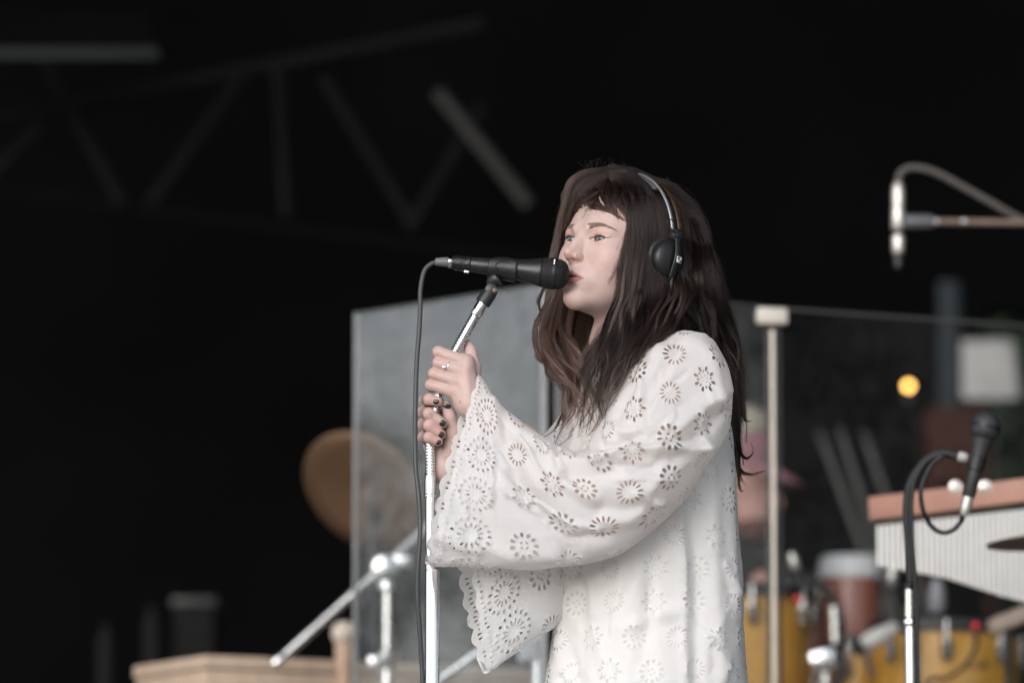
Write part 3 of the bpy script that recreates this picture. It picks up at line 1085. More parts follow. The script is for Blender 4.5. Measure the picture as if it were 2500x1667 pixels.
# -------- body of the dress
DR = Loft([
    ((1462, 812, .035), (1548, 800, .035), .050, .045),
    ((1446, 842, .035), (1612, 840, .020), .080, .075),
    ((1420, 895, .035), (1712, 882, .010), .108, .110),
    ((1392, 965, .035), (1766, 945, .010), .120, .125),
    ((1362, 1042, .035), (1783, 1030, .010), .122, .135),
    ((1346, 1115, .030), (1792, 1115, .010), .124, .140),
    ((1340, 1240, .025), (1803, 1240, .010), .128, .145),
    ((1346, 1400, .025), (1813, 1400, .010), .135, .150),
    ((1344, 1540, .025), (1820, 1540, .010), .142, .155),
    ((1328, 1670, .025), (1828, 1670, .010), .150, .160),
    ((1300, 1850, .025), (1845, 1850, .010), .160, .170),
    ((1285, 2020, .025), (1860, 2020, .010), .170, .180),
], n=200)
hd = lattice(DR, .06, DR.L - .03, seed=21, du=.1)
DR_CR = [
    ([(1655, 1200), (1668, 1330), (1672, 1480), (1674, 1680)], 7, .007),
    ([(1690, 1230), (1700, 1380), (1702, 1680)], 18, -.007),
    ([(1735, 1150), (1742, 1300), (1752, 1480), (1760, 1680)], 20, .006),
    ([(1600, 1250), (1585, 1420), (1570, 1680)], 26, -.007),
    ([(1520, 1300), (1505, 1480), (1490, 1680)], 26, .006),
    ([(1430, 1380), (1420, 1520), (1405, 1680)], 22, -.006),
    ([(1385, 1390), (1375, 1520), (1360, 1680)], 16, .006),
    ([(1650, 1490), (1600, 1500), (1540, 1530)], 20, .005),
    ([(1780, 1150), (1788, 1300), (1795, 1500)], 14, .004),
    ([(1470, 960), (1450, 1040), (1425, 1110)], 9, .006),
    ([(1440, 985), (1418, 1060), (1400, 1120)], 12, -.006),
]
DR_W = [(6, .5, .0022, .6), (11, -.8, .0014, 1.9), (4, 5.0, .0012, .2)]
DR_CR += small_creases(26, (1350, 1800), (1400, 1680), 88, 25, 41)
cloth('dress', DR, hd, person, creases=DR_CR, waves=DR_W, seed=6, step=.0062)

# the plain slip under the dress, lying just inside it
t = NT('slip_cotton')
M['slip'] = t.done(t.bsdf(Base_Color=(.74, .735, .74), Roughness=.9, Specular_IOR_Level=.1))
cloth('slip', DR, [], person, v0=.13, v1=DR.L - .06, step=.011, creases=DR_CR, waves=DR_W, inset=.0070, mat=M['slip'])
# ------------------------------------------------------------------ hair: locks of strands over a dark mass
CAPC = np.array([0, .016, .042]); CAPR = np.array([.0800, .0985, .0880])
def cap_at(px, py, k=1.0, far=False):
    """where the line of sight through a photo point meets the head-shaped cap of hair"""
    o = HL(CAM); d = HL(P(px, py, 4.0)) - o
    d /= np.linalg.norm(d)
    R = CAPR * k
    a = (d / R) @ (d / R); b = 2 * ((o - CAPC) / R) @ (d / R); c = ((o - CAPC) / R) @ ((o - CAPC) / R) - 1
    disc = b * b - 4 * a * c
    tt = (-b + (math.sqrt(disc) if far else -math.sqrt(disc))) / (2 * a) if disc > 0 else -b / (2 * a)
    return H(*(o + d * tt))
def path_pts(pts, k=1.0):
    out = []
    for p in pts:
        if len(p) == 3: out.append(P(*p))
        else: out.append(cap_at(p[0], p[1], k))
    return out
HM = 26
ALLS, ALLR, ALLC = [], [], []
mass_bm = bmesh.new()
hr = np.random.default_rng(42)
def frames(Pp):
    T = np.gradient(Pp, axis=0); T /= np.linalg.norm(T, axis=1, keepdims=True) + 1e-9
    u = np.cross(T[0], [0.3, -1, 0.1]); u /= np.linalg.norm(u)
    Us = []
    for i in range(len(Pp)):
        u = u - T[i] * (u @ T[i]); u /= np.linalg.norm(u) + 1e-9
        Us.append(u.copy())
    Us = np.array(Us)
    return Us, np.cross(T, Us)
def lock(pts, n, r, k=1.0, wave=(0.0, 2.0), frizz=.0012, mass=True, tone=1.0, flat=1.0, thick=.00016, lmin=.72, massk=.72, lcl=.80):
    """r: widths along the lock (root .. tip)"""
    Pp = np.array(catmull(path_pts(pts, k), HM))
    s = np.linspace(0, 1, HM)
    rr = np.interp(s, np.linspace(0, 1, len(r)), r)
    U, V = frames(Pp)
    amp, fr = wave
    ph0 = hr.uniform(0, 6.28)
    env = np.clip((s - .25) / .5, 0, 1)
    Pp = Pp + U * (amp * env * np.sin(2 * PI * fr * s + ph0))[:, None] + V * (amp * .6 * env * np.cos(2 * PI * fr * s + ph0))[:, None]
    if mass:
        tube_into(mass_bm, [Vector(p) for p in Pp], list(np.maximum(rr * massk * np.clip((.92 - s) / .42, .02, 1), .0003)), 8)
    a = hr.uniform(0, 2 * PI, n); q = np.sqrt(hr.uniform(0.15, 1.15, n))
    L_ = hr.uniform(lmin, 1.0, n)
    nc = max(1, n // 26)                                    # strands gather into thin wisps towards their ends
    ci = hr.integers(0, nc, n)
    cA = hr.uniform(0, 2 * PI, nc)[ci]; cQ = np.sqrt(hr.uniform(.1, 1.2, nc))[ci]
    L_ = np.minimum(1, L_ * hr.uniform(lcl, 1.12, nc)[ci])
    S = s[None, :] * L_[:, None]
    gth = (.25 + .45 * np.clip(S * 1.5, 0, 1)) if n > 20 else S * 0
    ca = (np.cos(a) * q)[:, None] * (1 - gth) + (np.cos(cA) * cQ)[:, None] * gth
    sa = ((np.sin(a) * q)[:, None] * (1 - gth) + (np.sin(cA) * cQ)[:, None] * gth) * flat
    cph = hr.uniform(0, 6.28, nc)[ci][:, None]; cfr = hr.uniform(1.2, 2.6, nc)[ci][:, None]
    cam_ = (wave[0] * .55 * hr.uniform(.2, 1.3, nc)[ci])[:, None] * np.clip(S * 2 - .4, 0, 1)
    ca = ca + cam_ * np.sin(2 * PI * cfr * S + cph) / max(np.mean(r), .002); sa = sa + cam_ * np.cos(2 * PI * cfr * S + cph) / max(np.mean(r), .002)
    idx = S * (HM - 1)
    i0 = np.clip(idx.astype(int), 0, HM - 2); f = (idx - i0)[..., None]
    g = lambda A: A[i0] * (1 - f) + A[i0 + 1] * f
    ce, uu, vv = g(Pp), g(U), g(V)
    rad = np.interp(S, s, rr)
    ph = hr.uniform(0, 6.28, (n, 1)); f1 = hr.uniform(2, 5, (n, 1)); fa = hr.exponential(frizz, (n, 1)) * np.clip(S * 2.2, 0, 1)
    wob = fa * np.sin(2 * PI * f1 * S + ph)
    wob2 = fa * np.cos(2 * PI * f1 * .8 * S + ph * 1.7)
    X = ce + uu * (rad * ca + wob)[..., None] + vv * (rad * sa + wob2)[..., None]
    ALLS.append(X)
    tr_ = np.clip((1 - s) / .25, .12, 1)
    ALLR.append(np.tile(thick * tr_, (n, 1)) * hr.uniform(.7, 1.25, (n, 1)))
    ALLC.append(np.tile((tone * hr.uniform(.55, 1.5, n) * hr.uniform(.6, 1.7, nc)[ci])[:, None], (1, HM)))
def lerp(a, b, t): return a + (b - a) * t

# scalp cap
bm = bmesh.new()
bmesh.ops.create_uvsphere(bm, u_segments=64, v_segments=40, radius=1)
for v in list(bm.verts):
    q = CAPC + np.array(v.co) * CAPR * .955
    # front hairline: no cap over the face
    face = (q[1] < .010 and q[2] < .062 - max(0, q[1] + .06) * .25) or q[2] < -.05
    if face: bm.verts.remove(v)
    else: v.co = H(*q)
_capbm = bm

# --- crown and near side: from the parting down past the cup to the shoulder
NL = 34
for i in range(NL):
    t = i / (NL - 1)
    for layer in range(2):
        kk = (1.0, .965)[layer]
        j = hr.uniform(-1, 1)
        x1 = lerp(1492, 1560, t) + j * 6
        y1 = lerp(424, 432, t) + 6 * layer
        p = [(x1 - 14, 414), (lerp(1512, 1630, t), lerp(452, 462, t)), (lerp(1540, 1683, t) + j * 4, lerp(505, 515, t)), (lerp(1540, 1708, t ** .9) + j * 4, 575)]
        Y1 = lerp(-.086, -.010, t ** 1.6)
        p.append((lerp(1528, 1730, t) + j * 5, 650, Y1))
        p.append((lerp(1520, 1748, t) + j * 6, 725, Y1 - .004))
        if t < .55:                                   # falls forward over the collar
            q = t / .55
            p += [(lerp(1492, 1640, q) + j * 8, 790, lerp(-.095, -.125, q)), (lerp(1462, 1560, q) + j * 9, 868, lerp(-.105, -.165, q)),
                  (lerp(1432, 1508, q) + j * 8, 945, lerp(-.105, -.180, q)), (lerp(1400, 1470, q) + j * 10, lerp(1040, 1030, q) + 20 * hr.uniform(-1, 1), lerp(-.105, -.190, q))]
            if (i + layer) % 2 == 0: p = p[:-1]
            if i % 5 == 3: p = p[:-1]
            w = (.004, .010, .013, .013, .013, .013, .012, .007, .001)
        else:                                         # falls behind the shoulder
            q = (t - .55) / .45
            p += [(lerp(1690, 1772, q) + j * 6, 800, lerp(-.045, .015, q)), (lerp(1735, 1796, q) + j * 6, 890, lerp(-.012, .025, q)),
                  (lerp(1760, 1806, q) + j * 6, 1000, lerp(.0, .03, q)), (lerp(1772, 1812, q) + j * 8, 1090 + 60 * hr.uniform(-1, 1), .02)]
            w = (.004, .010, .014, .014, .014, .013, .011, .008, .002)
        lock(p, 620 if layer == 0 else 200, w, k=kk, wave=(hr.uniform(.006, .011) if t < .55 else .007, hr.uniform(1.8, 3.2)), frizz=.0014, tone=hr.uniform(.35, 1.0), lmin=.55, massk=.55, lcl=.66)
for x0, x1, y1 in ((1640, 1650, 812), (1655, 1668, 815), (1668, 1690, 822), (1680, 1712, 835), (1690, 1735, 850)):
    lock([(x0 - 10, 590, .02), (x0 - 4, 640, -.03), (x0, 690, -.055), (x1 - 8, 760, -.045), (x1, y1, -.045), (x1 + 16, y1 + 60, -.01)], 200, (.004, .010, .013, .012, .010, .004), wave=(.004, 2), frizz=.0012, tone=hr.uniform(.7, 1.2))
# tail ends that flick out behind the back
for (x0, y0), pts in (((1795, 960), [(1800, 1040, .03), (1806, 1100, .03), (1822, 1118, .03), (1838, 1104, .03), (1834, 1080, .03)]),
                      ((1798, 980), [(1803, 1090, .03), (1806, 1140, .03), (1830, 1156, .03), (1868, 1148, .03)]),
                      ((1790, 1000), [(1802, 1110, .02), (1810, 1165, .02), (1822, 1186, .02)]),
                      ((1796, 900), [(1808, 980, .03), (1817, 1025, .03), (1836, 1028, .03)]),
                      ((1785, 1000), [(1800, 1130, .01), (1806, 1190, .01), (1816, 1200, .01)])):
    lock([(x0 - 14, y0 - 90, .02), (x0, y0, .03)] + pts, 70, (.008, .008, .006, .004, .001), frizz=.001, massk=.5)
# --- back of the head, outline to the right
for i in range(10):
    t = i / 9
    j = hr.uniform(-1, 1)
    p = [(lerp(1520, 1575, t), 428 + 5 * t), (lerp(1610, 1640, t), lerp(452, 462, t)), (lerp(1675, 1694, t), 520), (lerp(1700, 1716, t), 590, lerp(.0, .03, t)),
         (lerp(1720, 1736, t), 680, .03), (lerp(1742, 1760, t), 760, .04), (lerp(1775, 1792, t), 850, .045), (lerp(1790, 1806, t) + j * 4, 960, .045), (lerp(1796, 1810, t) + 5 * j, 1060 + 40 * j, .04)]
    lock(p, 360, (.004, .011, .014, .015, .015, .013, .010, .006, .002), k=1.0, wave=(.008, 2.4), frizz=.002, tone=hr.uniform(.4, .9), lmin=.6)
# --- fringe
FR = [  # (start on the crown) -> fringe tip
    ([(1545, 416), (1500, 421), (1440, 424), (1402, 448), (1384, 490), (1376, 530), (1372, 562)], (.003, .005, .008, .009, .008, .006, .003)),
    ([(1545, 416), (1500, 422), (1445, 430), (1410, 456), (1393, 495), (1386, 528), (1384, 556)], (.003, .005, .008, .009, .007, .006, .002)),
    ([(1545, 416), (1500, 423), (1450, 434), (1418, 460), (1402, 490), (1404, 512), (1418, 524)], (.003, .005, .007, .007, .005, .004, .0015)),
    ([(1545, 416), (1498, 424), (1452, 438), (1424, 462), (1412, 486), (1418, 506), (1440, 515)], (.003, .005, .006, .006, .004, .003, .001)),
    ([(1545, 416), (1500, 424), (1464, 440), (1440, 466), (1436, 490), (1448, 508), (1476, 513)], (.003, .005, .006, .006, .005, .004, .003)),
    ([(1545, 416), (1502, 424), (1470, 440), (1450, 466), (1450, 490), (1466, 507), (1496, 516)], (.003, .005, .006, .006, .005, .004, .003)),
    ([(1545, 416), (1505, 424), (1482, 442), (1470, 470), (1478, 498), (1494, 518), (1522, 538)], (.003, .005, .006, .006, .005, .005, .003)),
    ([(1545, 416), (1508, 424), (1492, 444), (1486, 474), (1496, 504), (1512, 528), (1530, 546)], (.003, .005, .007, .008, .008, .007, .003)),
    ([(1545, 416), (1512, 425), (1504, 446), (1502, 476), (1512, 506), (1526, 530), (1536, 552)], (.003, .005, .008, .009, .009, .008, .004)),
    ([(1545, 416), (1516, 425), (1514, 448), (1518, 480), (1528, 515), (1536, 545), (1536, 580)], (.003, .005, .008, .010, .010, .009, .005)),
]
FR += [
    ([(1545, 416), (1500, 423), (1456, 435), (1430, 456), (1427, 482), (1441, 503), (1466, 513), (1492, 518)], (.003, .005, .006, .006, .006, .005, .004, .0025)),
    ([(1545, 416), (1502, 423), (1462, 436), (1440, 458), (1438, 484), (1452, 504), (1478, 514), (1506, 528)], (.003, .005, .006, .007, .006, .005, .004, .0025)),
    ([(1545, 416), (1506, 424), (1474, 440), (1456, 462), (1456, 488), (1472, 508), (1496, 522), (1522, 542)], (.003, .005, .006, .007, .007, .006, .005, .003)),
    ([(1545, 416), (1495, 422), (1440, 432), (1404, 458), (1394, 488), (1392, 512), (1400, 522)], (.003, .006, .008, .008, .006, .004, .0015)),
    ([(1545, 416), (1495, 422), (1445, 434), (1412, 458), (1402, 486), (1402, 506), (1411, 516)], (.003, .006, .008, .007, .005, .003, .001)),
]
for p, w in FR:
    for rep_ in range(2):
        jj = [(x + hr.uniform(-4, 4), y + hr.uniform(-2, 3)) for x, y in p]
        lock(jj, 170, w, k=lerp(.985, 1.0, rep_) - .03 * 0, wave=(.0006, 1.5), frizz=.0005, thick=.00015, lmin=.93, lcl=.97, massk=.45, tone=hr.uniform(1.2, 2.4))
# thin wisps of the fringe hanging a little lower, and loose hair over the crown
for i in range(26):
    u = hr.uniform(0, 1)
    x = lerp(1388, 1530, u) + hr.uniform(-4, 4)
    yb = np.interp(x, [1380, 1400, 1425, 1455, 1490, 1520, 1535], [556, 528, 518, 520, 524, 546, 560]) + hr.uniform(-8, 12)
    c = hr.uniform(2, 16)
    p = [(1545, 416), (lerp(1470, 1520, u), 426), (lerp(1418, 1506, u), 446), (x - c - 6, 470), (x - c, yb - 24), (x - c * .3, yb - 8), (x + 4, yb)]
    lock(p, 14, (.001, .002, .0025, .0028, .0025, .002, .0007), k=1.0, wave=(.0006, 2), frizz=.0005, mass=False, tone=hr.uniform(.7, 2.2), lmin=.9, lcl=.95)
for i in range(46):
    x, y = hr.uniform(1420, 1640), hr.uniform(424, 500)
    a = math.radians(lerp(155, 35, (x - 1420) / 220) + hr.uniform(-25, 25)); l = hr.uniform(40, 90)
    p = [(x, y), (x + math.cos(a) * l * .5 + hr.uniform(-5, 5), y + math.sin(a) * l * .5), (x + math.cos(a) * l, y + math.sin(a) * l)]
    lock(p, 9, (.001, .003, .002), k=1.13, wave=(.001, 2), frizz=.0012, mass=False, tone=hr.uniform(.4, 1.6), thick=.00011, lmin=.7)
# front crown: hair lying from the parting to the temple, far side included
for i in range(9):
    t = i / 8
    lock([(1548, 418), (1500, 414), (lerp(1455, 1480, t), lerp(423, 432, t)), (lerp(1412, 1445, t), lerp(440, 462, t)), (lerp(1390, 1420, t), lerp(474, 484, t)), (lerp(1380, 1408, t), lerp(515, 508, t)), (lerp(1376, 1426, t), lerp(556, 520, t))], 210, (.003, .006, .009, .009, .007, .005, .002), k=.985, frizz=.0009, massk=.3, tone=hr.uniform(.8, 2.0), lmin=.8, lcl=.9)
for i in range(7):                                      # over the crown, lying back under the band
    t = i / 6
    lock([(lerp(1425, 1470, t), lerp(428, 424, t)), (lerp(1460, 1500, t), lerp(418, 424, t)), (lerp(1505, 1535, t), lerp(415, 436, t)), (lerp(1560, 1575, t), lerp(424, 462, t)), (lerp(1610, 1600, t), lerp(448, 510, t))], 260, (.003, .005, .006, .006, .003), k=1.115, wave=(.001, 1.5), frizz=.0012, massk=.2, tone=hr.uniform(.35, .9), lmin=.6)
# --- far side: strip beside the cheek and the waves below the chin, toned lighter as if lit
FL = [
    ([(1400, 455, .01), (1378, 510, .035), (1366, 570, .050), (1352, 640, .060), (1346, 715, .055), (1336, 775, .040), (1342, 835, .03), (1352, 880, .015), (1372, 930, .0), (1408, 985, -.02), (1398, 1045, -.04), (1352, 1086, -.06)], (.004, .008, .009, .010, .011, .012, .011, .010, .009, .007, .005, .001)),
    ([(1404, 455, .02), (1384, 520, .045), (1374, 590, .060), (1362, 670, .065), (1350, 735, .060), (1352, 790, .045), (1362, 855, .03), (1384, 905, .01), (1392, 960, -.01), (1424, 1010, -.04), (1404, 1066, -.055)], (.004, .008, .009, .011, .012, .012, .011, .010, .008, .006, .001)),
    ([(1396, 460, .01), (1372, 530, .035), (1358, 600, .045), (1344, 670, .050), (1340, 735, .045), (1334, 790, .035), (1344, 845, .03), (1366, 880, .02), (1392, 900, .01)], (.003, .005, .006, .007, .008, .008, .007, .005, .001)),
    ([(1410, 600, .075), (1390, 700, .075), (1366, 765, .060), (1362, 825, .04), (1396, 880, .01), (1410, 935, -.01), (1444, 990, -.04), (1436, 1056, -.06)], (.008, .013, .015, .014, .012, .010, .006, .001)),
    ([(1440, 640, .075), (1420, 720, .070), (1396, 780, .055), (1394, 840, .03), (1424, 895, .0), (1436, 950, -.03), (1462, 1005, -.06), (1450, 1064, -.08)], (.010, .015, .017, .016, .012, .010, .006, .001)),
    ([(1470, 680, .075), (1446, 760, .060), (1430, 830, .035), (1440, 900, -.005), (1462, 970, -.05), (1455, 1050, -.08)], (.012, .017, .017, .015, .009, .001)),
    ([(1352, 690, .05), (1334, 752, .045), (1312, 786, .04), (1304, 828, .035), (1314, 862, .03), (1348, 878, .025), (1390, 868, .02)], (.006, .005, .0035, .003, .0028, .0022, .0008)),
    ([(1356, 700, .045), (1340, 760, .04), (1324, 800, .03), (1324, 850, .025), (1352, 888, .01), (1372, 940, 0), (1396, 990, -.01)], (.007, .008, .007, .006, .006, .004, .001)),
    ([(1380, 740, .05), (1352, 785, .03), (1350, 850, .01), (1388, 905, -.015), (1392, 965, -.03), (1420, 1020, -.04), (1396, 1072, -.05)], (.007, .009, .009, .008, .006, .004, .001)),
    ([(1362, 720, .05), (1366, 790, .03), (1398, 850, .0), (1400, 920, -.02), (1374, 975, -.035), (1390, 1030, -.045), (1345, 1078, -.06)], (.007, .008, .008, .007, .006, .004, .001)),
]
for p, w in FL:
    lock(p, 480, w, wave=(hr.uniform(.006, .010), hr.uniform(1.6, 2.6)), frizz=.0010, tone=hr.uniform(2.5, 5.0), lmin=.6, massk=.45)
# loose curls standing out from the left edge
for p in ([(1356, 690, .05), (1336, 735, .045), (1314, 780, .04), (1305, 825, .035), (1312, 860, .03), (1336, 880, .025), (1372, 878, .02)],
          [(1350, 720, .04), (1332, 760, .035), (1322, 800, .03), (1334, 836, .025), (1358, 846, .02), (1384, 838, .02)],
          [(1362, 800, .03), (1344, 840, .02), (1338, 884, .01), (1356, 920, .0), (1384, 930, -.005)],
          [(1376, 880, .01), (1370, 930, .0), (1382, 975, -.02), (1372, 1020, -.035), (1348, 1052, -.05), (1322, 1068, -.055)],
          [(1352, 660, .05), (1330, 700, .05), (1318, 735, .045), (1322, 765, .04), (1340, 780, .035)]):
    for e in range(2):
        lock([(x + hr.uniform(-3, 3), y + hr.uniform(-3, 3), Y) for x, y, Y in p], 60, (.005, .004, .0032, .003, .0028, .002, .0005), frizz=.0007, tone=hr.uniform(3.0, 5.5), massk=.35, lmin=.7)
# front locks across the neck on the near side
for p in ([(1528, 640, -.085), (1515, 720, -.090), (1490, 800, -.085), (1462, 850, -.07), (1440, 920, -.075), (1452, 1000, -.09), (1440, 1066, -.10)],
          [(1535, 660, -.085), (1520, 740, -.090), (1500, 830, -.09), (1470, 900, -.085), (1470, 980, -.10), (1448, 1060, -.11)],
          [(1540, 660, -.085), (1535, 760, -.095), (1510, 850, -.105), (1484, 920, -.11), (1458, 1000, -.115), (1462, 1062, -.12)],
          [(1522, 650, -.085), (1508, 735, -.085), (1478, 812, -.075), (1440, 880, -.06), (1424, 950, -.06), (1418, 1020, -.07)]):
    lock(p, 260, (.006, .009, .010, .010, .008, .005, .001), wave=(.010, 2.3), frizz=.0012, tone=hr.uniform(1.5, 3.2), massk=.42, lmin=.6, lcl=.7)
# loose wavy wisps lying over the smoother hair
for i in range(46):
    t = hr.uniform(0, 1)
    j = hr.uniform(-8, 8)
    if t < .6:
        q = t / .6
        p = [(lerp(1530, 1690, q) + j, 560), (lerp(1526, 1705, q) + j, 640, -.098), (lerp(1514, 1690, q) + j, 720, -.106), (lerp(1490, 1640, q) + j, 795, lerp(-.105, -.140, q)),
             (lerp(1456, 1566, q) + j, 868, lerp(-.115, -.176, q)), (lerp(1432, 1510, q) + j * 1.5, 945, lerp(-.115, -.190, q)), (lerp(1404, 1474, q) + j * 2, 1020 + j * 3, lerp(-.115, -.198, q))]
        if hr.uniform() < .4: p = p[:-1]
        if q > .22 and hr.uniform() < .6: continue
        if q > .22: p = [(p[2][0], 640, .0), (p[2][0], 680, -.065)] + p[2:]
        lock(p, 26, (.002, .004, .0045, .004, .004, .003, .001), wave=(hr.uniform(.006, .014), hr.uniform(2.0, 3.5)), frizz=.0010, mass=False, tone=hr.uniform(.7, 2.2), lmin=.7)
    else:
        q = (t - .6) / .4
        p = [(lerp(1690, 1714, q), 560), (lerp(1700, 1735, q) + j, 660, lerp(-.07, -.01, q)), (lerp(1712, 1756, q) + j, 740, lerp(-.06, .0, q)), (lerp(1740, 1790, q) + j, 830, lerp(-.04, .01, q)),
             (lerp(1765, 1808, q) + j * .6, 930, .0), (lerp(1785, 1816, q) + j * .6, 1030, .01)]
        lock(p, 26, (.002, .004, .005, .004, .003, .001), wave=(hr.uniform(.005, .009), hr.uniform(2.0, 3.5)), frizz=.0010, mass=False, tone=hr.uniform(.5, 1.5), lmin=.7)
for i in range(20):
    q = hr.uniform(0, 1); j = hr.uniform(-8, 8)
    p = [(lerp(1360, 1420, q) + j, 690, .05), (lerp(1338, 1404, q) + j, 760, .03), (lerp(1320, 1398, q) + j, 830, .005), (lerp(1346, 1420, q) + j, 900, -.03), (lerp(1392, 1440, q) + j, 960, -.06), (lerp(1398, 1446, q) + j * 2, 1030, -.085), (lerp(1350, 1440, q) + j * 2, 1078, -.10)]
    if hr.uniform() < .45: p = p[:-1]
    lock(p, 26, (.003, .005, .005, .004, .003, .001), wave=(hr.uniform(.008, .016), hr.uniform(1.6, 3.0)), frizz=.0009, mass=False, tone=hr.uniform(2.5, 5.5), lmin=.7)
# stray wisps along the cheek
for p in ([(1520, 600, -.092), (1500, 660, -.092), (1484, 690, -.088), (1480, 712, -.086)], [(1522, 610, -.092), (1506, 690, -.092), (1508, 760, -.09)]):
    lock(p, 14, (.002, .003, .003, .002), frizz=.001, mass=False, thick=.00012)
# flyaways on the crown
def fly(n, f):
    for i in range(n):
        p = f()
        lock(p, 1, (.0, .0), frizz=.0006, mass=False, thick=.00007, tone=2.0, lmin=.99)
def f_top():
    x = hr.uniform(1420, 1540); l = hr.uniform(12, 44)
    dx = hr.uniform(-30, 26)
    return [(x, 428, 0.0), (x + dx * .3, 420 - l * .35, -.005), (x + dx * .8, 420 - l * .8, -.005), (x + dx * 1.4, 420 - l * hr.uniform(.7, 1.0), -.01)]
def f_left():
    y = hr.uniform(470, 600); l = hr.uniform(8, 26)
    return [(1388, y, .03), (1376 - l * .4, y + 8, .03), (1370 - l, y + 22, .03), (1366 - l * .8, y + 38, .03)]
def f_right():
    y = hr.uniform(520, 760); x = 1700 + (y - 520) * .22; l = hr.uniform(10, 50)
    return [(x - 12, y, .02), (x + l * .3, y + 18, .02), (x + l * .7, y + 30, .02), (x + l, y + hr.uniform(20, 70), .02)]
def f_low():
    y = hr.uniform(800, 1010); x = 1330 + max(0, y - 880) * .35; l = hr.uniform(5, 24)
    return [(x + 26, y - 40, .02), (x + 4, y - 10, .02), (x - l, y + 14, .01), (x - l * .6, y + 42, .01)]
def f_tail():
    y = hr.uniform(1020, 1190); l = hr.uniform(8, 40)
    return [(1798, y - 60, .03), (1808, y - 20, .03), (1814 + l * .5, y, .03), (1816 + l, y - hr.uniform(-10, 14), .03)]
fly(34, f_top); fly(16, f_left); fly(26, f_right); fly(26, f_low); fly(18, f_tail)

t = NT('hair')
hb = t.n('ShaderNodeBsdfHairPrincipled')
ta = t.n('ShaderNodeAttribute', attribute_name='tone')  # tone also carries light: far locks painted lighter, near ones darker
try:
    hb.model = 'CHIANG'
except Exception: pass
hb.parametrization = 'COLOR'
cm = t.n('ShaderNodeMix', data_type='RGBA', blend_type='MULTIPLY'); cm.inputs[0].default_value = 1
cm.inputs[6].default_value = (.0172, .0103, .0083, 1)
t.l(ta.outputs['Fac'], cm.inputs[7])
t.l(cm.outputs[2], hb.inputs['Color'])
hb.inputs['IOR'].default_value = 1.45
hb.inputs['Roughness'].default_value = .34
hb.inputs['Radial Roughness'].default_value = .55
M['hair'] = t.done(hb)
M['hair_mass'] = simple('hair_mass', (.0050, .0031, .0026), .8, var=.3, scale=120, spec=.06)
bmesh.ops.recalc_face_normals(mass_bm, faces=mass_bm.faces)
# cap and lock cores as one mesh
tmp = bpy.data.meshes.new('cap'); _capbm.to_mesh(tmp); mass_bm.from_mesh(tmp); bpy.data.meshes.remove(tmp); _capbm.free()
hair = bm_obj('hair', mass_bm, M['hair_mass'], person)
XS = np.concatenate(ALLS); RS = np.concatenate(ALLR); TS = np.concatenate(ALLC)
hc = bpy.data.hair_curves.new('hair_strands')
hc.add_curves([HM] * len(XS))
hc.attributes['position'].data.foreach_set('vector', XS.astype(np.float32).ravel())
ra = hc.attributes.get('radius') or hc.attributes.new('radius', 'FLOAT', 'POINT')
ra.data.foreach_set('value', RS.astype(np.float32).ravel())
ta_ = hc.attributes.new('tone', 'FLOAT', 'POINT')
ta_.data.foreach_set('value', TS.astype(np.float32).ravel())
hc.materials.append(M['hair'])
ho = bpy.data.objects.new('hair_strands', hc)
link(ho, hair)
ho.matrix_parent_inverse = Matrix.Identity(4)
ho['kind'] = 'stuff'
print('strands', len(XS))
# ------------------------------------------------------------------ small worn things
nail_m = simple('nail_polish', (.010, .014, .012), .12, coat=.6, var=.1)
def nail(px, py, wx, wy, ang):
    p, n = skin_at(px, py, .0002)
    if p is None: return
    a = Vector((math.cos(ang), 0, -math.sin(ang)))
    a = (a - n * a.dot(n)).normalized(); b = n.cross(a)
    bm = bmesh.new()
    bmesh.ops.create_uvsphere(bm, u_segments=20, v_segments=12, radius=1)
    for v in bm.verts:
        x, y, z = v.co
        sx = math.copysign(abs(x) ** .75, x); sy = math.copysign(abs(y) ** .8, y)
        v.co = p + a * sx * wx * MM / 2 + b * sy * wy * MM / 2 + n * (z * .0013 - .0012 * sy * sy)
    bm_obj('fingernail', bm, nail_m, person)
nail(1065, 981, 15, 12, 0.05)
nail(1081, 1033, 16, 16, .5)
nail(1078, 1061, 15, 15, .45)
nail(1071, 1080, 11, 13, .4)
nail(1091, 991, 12, 20, -1.2)
# finger ring on the left middle finger
p0, n0 = skin_at(1094, 891)
dirf = (Vector(P(1134, 908, -.122)) - Vector(P(1070, 886, -.1085))).normalized()
cen = Vector(P(1098, 896, -.1135))
uu_ = dirf.cross(Vector((0, -1, 0))).normalized(); vv_ = dirf.cross(uu_)
bm = bmesh.new()
tube_into(bm, [cen + (uu_ * math.cos(a) + vv_ * math.sin(a)) * .0104 for a in np.linspace(0, 2 * PI, 33)[:-1]], .0010, 8, close=True)
rg = bm_obj('finger_ring', bm, M['silver'], person)
bm = bmesh.new()
bmesh.ops.create_uvsphere(bm, u_segments=18, v_segments=12, radius=1)
q_, n_ = skin_at(1086, 896, .0014)
for v in bm.verts: v.co = q_ + Vector((v.co.x * .0048, v.co.y * .0022, v.co.z * .0036))
bm_obj('ring_stone', bm, M['silver'], rg)
# nose ring
q_ = Vector(H(.0140, -.1000, -.0120))
ax1 = Vector(HR @ np.array([.55, -.8, 0])); ax2 = Vector(HR @ np.array([.1, .1, 1])).normalized()
tube('nose_ring', [q_ + (ax1 * math.cos(a) + ax2 * math.sin(a)) * .0036 for a in np.linspace(-1.7, 2.2, 16)], .00042, M['silver'], person, seg=8)
